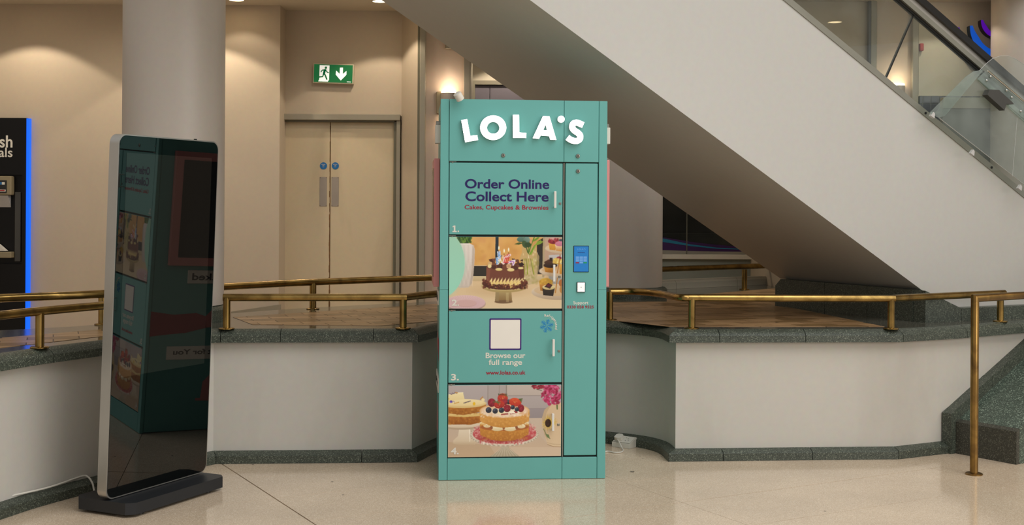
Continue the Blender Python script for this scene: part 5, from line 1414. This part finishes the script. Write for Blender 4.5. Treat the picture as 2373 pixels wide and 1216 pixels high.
# touch screen and scanner
u0, z1 = K(1329, 569); u1, z0 = K(1364.5, 630.5)
ts_ = kb('touch_screen', u0, u1, z0, z1, -0.003, 0.002, 'dark_screen', sd)
bm = BM(); box(bm, u0 + 0.003, u1 - 0.0025, -0.0042, -0.003, z0 + 0.003, z1 - 0.003); obj('lit_display', bm, 'screen_blue', ts_)
def scr(ax, ay): return u0 + (ax - 262) / (502 - 262) * (u1 - u0), z1 - (ay - 125) / (547 - 125) * (z1 - z0)
a, b = scr(320, 165), scr(445, 192); text_fit('display_lettering', "LOLA'S", a[0], b[0], b[1], a[1], -0.0043, 'screen_key', ts_, 0.0, thick=.0003, spacing=1.3)
a, b = scr(325, 232), scr(438, 243); bm = BM(); box(bm, a[0], b[0], -0.0046, -0.0042, b[1] + 0.0008, a[1] - 0.0008); obj('display_line', bm, 'purple_ink', ts_)
for r_ in range(4):
    for c_ in range(3):
        a, b = scr(296 + c_ * 60, 298 + r_ * 29.5), scr(349 + c_ * 60, 317 + r_ * 29.5)
        mm = 'screen_key' if r_ < 3 or c_ == 1 else ('screen_red' if c_ == 0 else 'screen_green')
        bm = BM(); box(bm, a[0], b[0], -0.0048, -0.0042, b[1], a[1]); obj('key_button', bm, mm, ts_)
u0, z1 = K(1336.5, 653); u1, z0 = K(1356, 677)
sc_ = kb('code_scanner', u0, u1, z0, z1, -0.008, 0.002, 'base_black', sd, bev=0.002)
bm = BM(); box(bm, u0 + 0.003, u1 - 0.003, -0.009, -0.008, z0 + 0.003, z1 - 0.003, 0.0004); obj('lit_window', bm, 'scanner_glow', sc_)
for ax in (0.28, 0.72):
    for az in (z0 + 0.0085, z1 - 0.0085):
        bm = BM(); prism(bm, [(u0 + (u1 - u0) * ax + 0.0075 * math.cos(2 * PI * i / 12), az + 0.0035 * math.sin(2 * PI * i / 12)) for i in range(12)], -0.0096, -0.009, 'y'); obj('light_spot', bm, 'scanner_led', sc_)
bm = BM(); uc, zc_ = (u0 + u1) / 2, (z0 + z1) / 2; prism(bm, [(uc + 0.002 * math.cos(2 * PI * i / 10), zc_ + 0.002 * math.sin(2 * PI * i / 10)) for i in range(10)], -0.0096, -0.009, 'y'); obj('lens', bm, 'rubber', sc_)
# lettering on the doors
def ktext(body, pxa, pya, pxb, pyb, mat, parent, bold=0.02, y=-0.0002, nm='lettering'):
    (a, z1), (b, z0) = K(pxa, pya), K(pxb, pyb)
    return text_fit(nm, body, a, b, z0, z1, y, mat, parent, bold, thick=0.0006)
d1, d2, d3, d4 = [q[0] for q in doors]
ktext('Order Online', 1077.5, 414.3, 1272.8, 438, 'purple_ink', d1, 0.022)
ktext('Collect Here', 1078.5, 443, 1271.3, 467.3, 'purple_ink', d1, 0.022)
ktext('Cakes, Cupcakes & Brownies', 1076.8, 474.4, 1271, 489.0, 'red_ink', d1, 0.016)
(a, z1), (b, z0) = K(1048.5, 522.3), K(1064, 537.8)
def n1(u, v): return a + (b - a) * u, z0 + (z1 - z0) * v
bm = BM(); prism(bm, [n1(*q) for q in ((.20, .20), (.20, .80), (.02, .70), (.02, .90), (.24, 1.0), (.44, 1.0), (.44, .20), (.64, .20), (.64, 0), (0, 0), (0, .20))], -0.0008, -0.0002, 'y')
prism(bm, [n1(.88 + .12 * math.cos(PI * k / 6), .13 + .13 * math.sin(PI * k / 6)) for k in range(12)], -0.0008, -0.0002, 'y'); obj('lettering', bm, 'white_ink', d1)
ktext('Browse our', 1125.5, 817, 1217.5, 829.5, 'white_ink', d3, 0.02)
ktext('full range', 1132.5, 832.7, 1209.8, 848.7, 'white_ink', d3, 0.02)
ktext('www.lolas.co.uk', 1126, 858.5, 1217.8, 867.3, 'red_ink', d3, 0.022)
ktext('3.', 1045.3, 866, 1063.3, 881.2, 'white_ink', d3, 0.03)
ktext('Support', 1328.7, 697.3, 1363.3, 707.3, 'white_ink', sd, 0.015)
ktext('0330 058 9525', 1313.8, 707.8, 1376, 714.2, 'red_ink', sd, 0.02)
# pictures
(a, z1), (b, z0) = K(1041.8, 548.5), K(1302.3, 715); picture_mesh('printed_picture', draw_birthday(), dx0 + 0.001, dx1 - 0.001, doors[1][1] + 0.001, doors[1][2] - 0.001, -0.0006, d2, 1.12)
picture_mesh('printed_picture', draw_victoria(), dx0 + 0.001, dx1 - 0.001, doors[3][1] + 0.001, doors[3][2] - 0.001, -0.0006, d4, 1.12)
ktext('2.', 1046.7, 693.7, 1064, 708.5, 'white_ink', d2, 0.03, y=-0.0014)
ktext('4.', 1044.6, 1036.8, 1063, 1052.3, 'white_ink', d4, 0.03, y=-0.0014)
# blank card in a purple frame
def rrect(x0, x1, z0, z1, r, n=5):
    out = []
    for cx, cz, a0 in ((x1 - r, z1 - r, 0), (x0 + r, z1 - r, 90), (x0 + r, z0 + r, 180), (x1 - r, z0 + r, 270)):
        for k in range(n + 1):
            a = math.radians(a0 + 90 * k / n); out.append((cx + r * math.cos(a), cz + r * math.sin(a)))
    return out
(a, z1), (b, z0) = K(1134.2, 737.5), K(1208, 810.3)
bm = BM(); prism(bm, rrect(a, b, z0, z1, 0.006), -0.0012, 0, 'y'); fr_ = obj('card_frame', bm, 'purple_frame', d3)
bm = BM(); prism(bm, rrect(a + 0.0072, b - 0.0072, z0 + 0.0072, z1 - 0.0072, 0.004), -0.0018, -0.001, 'y'); obj('blank_card', bm, 'card_white', fr_)
# snowflake and the arc of letters
fu, fz_ = K(1030 + 1600 / 6.755, 710 + 303 / 6.755); R = 0.0365
bm = BM()
def bar(bm, p, q, w):
    d = (q[0] - p[0], q[1] - p[1]); L = math.hypot(*d); nx_, nz_ = -d[1] / L * w / 2, d[0] / L * w / 2
    prism(bm, [(p[0] + nx_, p[1] + nz_), (p[0] - nx_, p[1] - nz_), (q[0] - nx_, q[1] - nz_), (q[0] + nx_, q[1] + nz_)], -0.0008, -0.0002, 'y')
for k in range(6):
    a = math.radians(15 + 60 * k); c_, s_ = math.cos(a), math.sin(a)
    P_ = lambda r, q: (fu + r * c_ - q * s_, fz_ + r * s_ + q * c_)
    bar(bm, P_(0.004, 0), P_(R, 0), 0.0032)
    for r0, L_ in ((0.30, 0.30), (0.5, 0.34), (0.72, 0.26)):
        for sg_ in (1, -1): bar(bm, P_(R * r0, 0), P_(R * (r0 + L_ * .72), sg_ * R * L_ * .8), 0.0026)
obj('snowflake_print', bm, 'blue_ink', d3)
word = 'Refrigerated'; n_ = len(word)
ru, rz_ = fu + 0.0005, fz_ - 0.002
angs = [98, 86, 75.5, 66, 58.5, 49.5, 38.5, 28, 18, 8.5, -2, -13]; RR = 0.0545
for ch, ad in zip(word, angs):
    a = math.radians(ad); c = (ru + RR * math.cos(a) * 0.92, rz_ + RR * math.sin(a) * 1.02)
    me = text_mesh(ch, 0.02, 0.02); S_ = 0.0195
    M = Matrix.Translation((c[0], -0.0006, c[1])) @ Matrix.Rotation(-(a - PI / 2), 4, 'Y') @ Matrix.Diagonal((S_, S_, S_, 1)) @ Matrix.Rotation(PI / 2, 4, 'X')
    w_ = max(v.co.x for v in me.vertices) + min(v.co.x for v in me.vertices)
    me.transform(Matrix.Translation((-w_ / 2, -0.25, 0))); me.transform(M); me.materials.clear(); me.materials.append(MATS['white_ink'])
    o = bpy.data.objects.new('arc_letter', me); C.objects.link(o); o.parent = d3
# glowing channel letters
def lp(ax, ay): return K(1000 + ax / 5.5186, 200 + ay / 5.52)
def chan(pts_list, nm='channel_letter', face=None, hole=None):
    bm = BM(); bm2 = BM()
    for pts_ in pts_list:
        q = [lp(*p) for p in pts_]
        prism(bm, q, -0.026, -0.006, 'y'); prism(bm2, q, -0.030, -0.026, 'y')
    o = obj(nm, bm, 'white_plastic', kio); obj('lit_face', bm2, 'sign_white', o); return o
chan([[(377, 437), (452, 424), (492, 637), (580, 628), (592, 690), (427, 719)]])
chan([[(1034, 370), (1113, 370), (1115, 594), (1206, 601), (1204, 664), (1036, 662)]])
# O as a ring
def ring(cx, cy, rx, ry, ix, iy, n=40):
    o, i_ = [], []
    for y0_, y1_, nm_, mat_, par_ in ((-0.026, -0.006, 'channel_letter', 'white_plastic', kio), (-0.030, -0.026, 'lit_face', 'sign_white', None)):
        bm = BM(); V = []
        for k in range(n):
            a = 2 * PI * k / n; O_ = lp(cx + rx * math.cos(a), cy + ry * math.sin(a)); I_ = lp(cx + ix * math.cos(a), cy + 2 + iy * math.sin(a))
            V.append([bm.verts.new((O_[0], y0_, O_[1])), bm.verts.new((O_[0], y1_, O_[1])), bm.verts.new((I_[0], y1_, I_[1])), bm.verts.new((I_[0], y0_, I_[1]))])
        for k in range(n):
            A_, B_ = V[k], V[(k + 1) % n]
            for j in range(4): bm.faces.new((A_[j], A_[(j + 1) % 4], B_[(j + 1) % 4], B_[j]))
        r_o = obj(nm_, bm, mat_, par_ or ring_o) if nm_ == 'lit_face' else obj(nm_, bm, mat_, kio)
        ring_o = r_o
ring(784, 533, 166, 157, 79, 76)
chan([[(1418, 385), (1500, 388), (1478, 460), (1452, 490), (1420, 568), (1390, 628), (1367, 676), (1288, 666)],
      [(1500, 388), (1588, 688), (1512, 686), (1472, 568), (1452, 490), (1478, 460)],
      [(1420, 565), (1474, 566), (1494, 640), (1388, 632)]])
chan([[(1649 + 44 * math.cos(2 * PI * k / 28), 425 + 44 * math.sin(2 * PI * k / 28)) for k in range(28)]])
spts = [(1930, 500), (1893, 484), (1848, 468), (1805, 480), (1790, 525), (1815, 566), (1858, 595), (1890, 630), (1888, 675), (1850, 702), (1800, 698), (1760, 680), (1730, 658)]
sc2 = [flat(v) for v in catmull([(x, y, 0) for x, y in spts], 4)]
Lw = []
for side in (1, -1):
    seq = sc2
    row = []
    for i, pnt in enumerate(seq):
        a_ = seq[max(0, i - 1)]; b_2 = seq[min(len(seq) - 1, i + 1)]; d = (b_2[0] - a_[0], b_2[1] - a_[1]); L = math.hypot(*d)
        hw = 38
        row.append((pnt[0] - side * d[1] / L * hw, pnt[1] + side * d[0] / L * hw))
    Lw.append(row)
chan([Lw[0] + Lw[1][::-1]])
# small spot lamp leaning over the top left corner
u, z = K(1064, 226)
M = Matrix.Translation((u - 0.004, -0.045, z + 0.002)) @ Matrix.Rotation(math.radians(-32), 4, 'Y') @ Matrix.Rotation(math.radians(24), 4, 'X')
sp_ = BM(); lathe(sp_, [(0.0195, -0.020), (0.0215, -0.020), (0.0215, 0.018), (0.018, 0.020)], n=32, M=M); sl = lab(obj('spot_lamp', sp_, 'white_plastic', kio, smooth=True), 'small white cylindrical spot lamp tilted over the front')
bm = BM(); lathe(bm, [(0.019, -0.0208), (0.019, -0.0195)], n=28, M=M); obj('lens', bm, 'rubber', sl)
bm = BM(); tube(bm, [(u - 0.004, -0.03, z + 0.01), (u + 0.01, 0.02, z + 0.004), (u + 0.01, 0.05, KH - 0.004)], 0.005, 8); obj('bracket', bm, 'steel', sl)
# both sides: pink framed screens, small lamps, plaques and pictures
za, zb_ = K(1010, 365)[1], K(1010, 667)[1]
for side in (-1, 1):
    xo = 0 if side < 0 else KW
    def sb_(name, d0, d1, y0, y1, z0, z1, mat, parent=None, bev=0.002):
        bm = BM(); a_, b__ = sorted((xo + side * d0, xo + side * d1)); box(bm, a_, b__, y0, y1, z0, z1, bev); return obj(name, bm, mat, parent or kio)
    fr = sb_('side_frame', 0.0, 0.030, 0.10, 0.56, zb_, za, 'pink_panel'); lab(fr, 'pink frame on the cabinet side')
    sb_('side_screen', 0.030, 0.0315, 0.15, 0.51, zb_ + 0.05, za - 0.05, 'dark_screen', fr)
    ya, yb_ = (278, 330) if side < 0 else (285, 332)
    hz1, hz0 = K(1015 if side < 0 else 1415, ya)[1], K(1015 if side < 0 else 1415, yb_)[1]
    l_ = sb_('side_lamp', -0.01, 0.026, 0.06, 0.14, hz0, hz1 - 0.02, 'white_plastic'); lab(l_, 'small white light unit on the cabinet side')
    sb_('lamp_bracket', -0.01, 0.022, 0.07, 0.13, hz1 - 0.02, hz1, 'steel', l_)
    if side < 0:
        def plaque(yc, z0, z1, w):
            return sb_('plaque', -0.006, 0.003, yc - w / 2, yc + w / 2, z0, z1, 'card_white')
        Mr = Matrix.Translation((-0.0035, 0, 0)) @ Matrix.Rotation(-PI / 2, 4, 'Z')
        for body, yc, z0, z1, w in (('Baked', 0.36, 0.90, 0.98, 0.26), ('Just for You', 0.33, 0.44, 0.52, 0.40)):
            pq = plaque(yc, z0, z1, w)
            me_ = text_fit('plaque_lettering', body, -(yc + w * 0.40), -(yc - w * 0.40), z0 + 0.02, z1 - 0.018, 0, 'base_black', pq, 0.02, thick=0.0006, M=Mr)
        # red sleeve and outstretched hand, flat print
        def flatp(name, pts, d0, mat):
            bm = BM(); prism(bm, pts, -d0 - 0.0006, -d0, 'x'); return obj(name, bm, mat, kio)
        flatp('arm_print', [(0.02, 0.58), (0.02, 0.73), (0.16, 0.71), (0.30, 0.72), (0.36, 0.70), (0.37, 0.63), (0.24, 0.60), (0.12, 0.59)], -0.0035, 'red_ink')
        flatp('hand_print', [(0.36, 0.70), (0.40, 0.74), (0.41, 0.80), (0.44, 0.80), (0.45, 0.74), (0.52, 0.72), (0.54, 0.68), (0.46, 0.64), (0.37, 0.63)], -0.0035, 'pink_panel')
        flatp('cake_print', [(0.36, 0.20), (0.37, 0.30), (0.41, 0.34), (0.47, 0.35), (0.52, 0.32), (0.54, 0.20), (0.57, 0.19), (0.57, 0.175), (0.33, 0.185), (0.33, 0.20)], -0.0035, 'pink_panel')

# ------------------------------------------------------------------ tall black display on its stand
TAp = on_z(245, 1163, 0.066)
_a = math.radians(65.0); _r = ray(478, 1105)[0]; _w = (_r * TAp.y - TAp.x) / (math.cos(_a) - _r * math.sin(_a))
TBp = Vector((TAp.x + _w * math.cos(_a), TAp.y + _w * math.sin(_a), 0.066))
print('totem width', _w)
td = Vector((TBp.x - TAp.x, TBp.y - TAp.y)); TW = td.length; td = td / TW
tn = Vector((td.y, -td.x))
tc_ = Vector(((TAp.x + TBp.x) / 2, (TAp.y + TBp.y) / 2))
tot = empty('display_totem', (tc_.x, tc_.y, 0), math.atan2(td.y, td.x))
tag(tot, 'tall black freestanding display screen with silver edge on a black base', 'display')
TH = 1.685; LEAN = math.radians(2.25)
ML = Matrix.Translation((0, 0, 0.072)) @ Matrix.Rotation(LEAN, 4, 'X')   # leans a little towards its face
def rr_prism(name, x0, x1, z0, z1, r, y0, y1, mat, parent, bev=0.0, n=8):
    bm = BM(); prism(bm, rrect(x0, x1, z0, z1, r, n), y0, y1, 'y', M=ML, bev=bev, seg=2); return obj(name, bm, mat, parent, smooth=True)
fr = rr_prism('frame', -TW / 2, TW / 2, 0, TH, 0.045, 0.0, 0.054, 'aluminium', tot, bev=0.004)
gl = rr_prism('glass_front', -TW / 2 + 0.006, TW / 2 - 0.006, 0.006, TH - 0.006, 0.041, -0.002, 0.001, 'totem_glass', tot)
pn = rr_prism('screen_area', -TW / 2 + 0.052, TW / 2 - 0.052, 0.56, TH - 0.085, 0.001, -0.0026, -0.002, 'totem_panel', gl)
bm = BM(); prism(bm, [(-0.03 - TW * 0.12 + 0.004 * math.cos(2 * PI * i / 12), TH - 0.045 + 0.004 * math.sin(2 * PI * i / 12)) for i in range(12)], -0.0028, -0.002, 'y', M=ML); obj('camera_hole', bm, 'rubber', gl)
bm = BM(); box(bm, TW * 0.28, TW * 0.28 + 0.012, 0.02, 0.03, TH, TH + 0.006, M=ML); obj('antenna_stub', bm, 'rubber', tot)
bl, bd, ch = 0.345, 0.175, 0.035
bp = [(-bl + ch, -bd), (bl - ch, -bd), (bl, -bd + ch), (bl, bd - ch), (bl - ch, bd), (-bl + ch, bd), (-bl, bd - ch), (-bl, -bd + ch)]
bm = BM(); prism(bm, [(x, y + 0.035) for x, y in bp], 0.014, 0.068, bev=0.006, seg=2); base_ = obj('base_plate', bm, 'base_black', tot, smooth=True)
for x, y in ((-0.24, -0.10), (0.24, -0.10), (-0.24, 0.16), (0.24, 0.16)):
    bm = BM(); lathe(bm, [(0.017, 0.001), (0.017, 0.010), (0.012, 0.015)], (x, y, 0), 16); obj('rubber_foot', bm, 'rubber', base_)
# totem power cable to the wall
w0 = tot.location
cpts = [(-2.235, 5.80, 0.075), (-2.17, 5.97, 0.085), (-2.11, 6.08, 0.10), (-2.06, 6.15, 0.125), (-2.00, 6.13, 0.10), (-1.955, 6.05, 0.04), (-1.93, 5.98, 0.008), (-1.90, 5.93, 0.008)]
cpts = [tuple(v) for v in catmull([on_z(20, 1150, 0.075)] + [on_z(115, 1128, 0.075), on_z(186, 1104, 0.08), on_z(203, 1104, 0.078), on_z(214, 1119, 0.05), on_z(220, 1140, 0.01), on_z(236, 1150, 0.01)], 6)]
bm = BM(); tube(bm, cpts, 0.0045, 8); o = obj('power_cable', bm, 'white_plastic', smooth=True); tag(o, 'white cable lying along the skirting behind the tall black display', 'cable')

# ------------------------------------------------------------------ socket block, plug and flex beside the locker
s0 = on_z(1418, 1034.5); s1 = on_z(1459, 1040); s2 = on_z(1480, 1034)
bx = Vector((s1.x - s0.x, s1.y - s0.y)); bw = bx.length; ang_s = math.atan2(bx.y, bx.x)
blk = empty('socket_block', (s0.x, s0.y, 0), ang_s); tag(blk, 'white double socket block on the floor right of the locker', 'socket')
bw = 0.125
bm = BM(); prism(bm, [(0, 0.001), (0, 0.028), (0.075, 0.058), (0.085, 0.052), (0.085, 0.001)], 0, bw, 'x', bev=0.003); obj('housing', bm, 'white_plastic', blk)
# face plate lies on the slope
sl_ = math.atan2(0.030, 0.075)
Mf = Matrix.Translation((0, 0, 0.029)) @ Matrix.Rotation(sl_, 4, 'X')
bm = BM(); box(bm, 0.004, bw - 0.004, 0.004, 0.074, 0.001, 0.005, 0.0015, M=Mf); fp = obj('face_plate', bm, 'white_plastic', blk)
for cx in (0.036, 0.090):
    for ox, oy, hx_, hy_ in ((0, 0.045, 0.002, 0.004), (-0.010, 0.026, 0.0035, 0.0018), (0.010, 0.026, 0.0035, 0.0018)):
        bm = BM(); box(bm, cx + ox - hx_, cx + ox + hx_, oy - hy_, oy + hy_, 0.005, 0.0056, M=Mf); obj('socket_slot', bm, 'rubber', fp)
for cx in (0.054, 0.074):
    bm = BM(); box(bm, cx - 0.004, cx + 0.004, 0.052, 0.064, 0.005, 0.009, 0.001, M=Mf); obj('switch', bm, 'white_plastic', fp)
pg_p = Matrix.LocRotScale(blk.location, Matrix.Rotation(ang_s, 3, 'Z').to_euler(), None) @ Mf @ Matrix.Translation((0.036, 0.034, 0.0065))
plg = empty('plug', pg_p.translation); plg.rotation_euler = pg_p.to_euler(); tag(plg, 'white plug pushed into the socket block beside the locker', 'plug')
bm = BM(); prism(bm, [(-0.024, -0.018), (-0.010, -0.026), (0.010, -0.026), (0.024, -0.018), (0.024, 0.012), (0.012, 0.022), (-0.012, 0.022), (-0.024, 0.012)], 0.0, 0.022, bev=0.004, seg=2); obj('plug_body', bm, 'white_plastic', plg, smooth=True)
pe = pg_p @ Vector((0.0, -0.026, 0.010))
fp_ = [pe, Vector((pe.x + 0.008, pe.y - 0.03, pe.z - 0.008)), Vector((pe.x + 0.02, pe.y - 0.07, 0.014))] + [on_z(1444, 1042.5, 0.005), on_z(1440, 1047.0, 0.005), on_z(1425, 1048.0, 0.005), on_z(1403, 1046, 0.005), Vector((0.50, 7.0, 0.005))]
bm = BM(); tube(bm, [tuple(v) for v in catmull(fp_, 6)], 0.0038, 10); obj('flex', bm, 'white_plastic', plg, smooth=True).matrix_parent_inverse = pg_p.inverted()
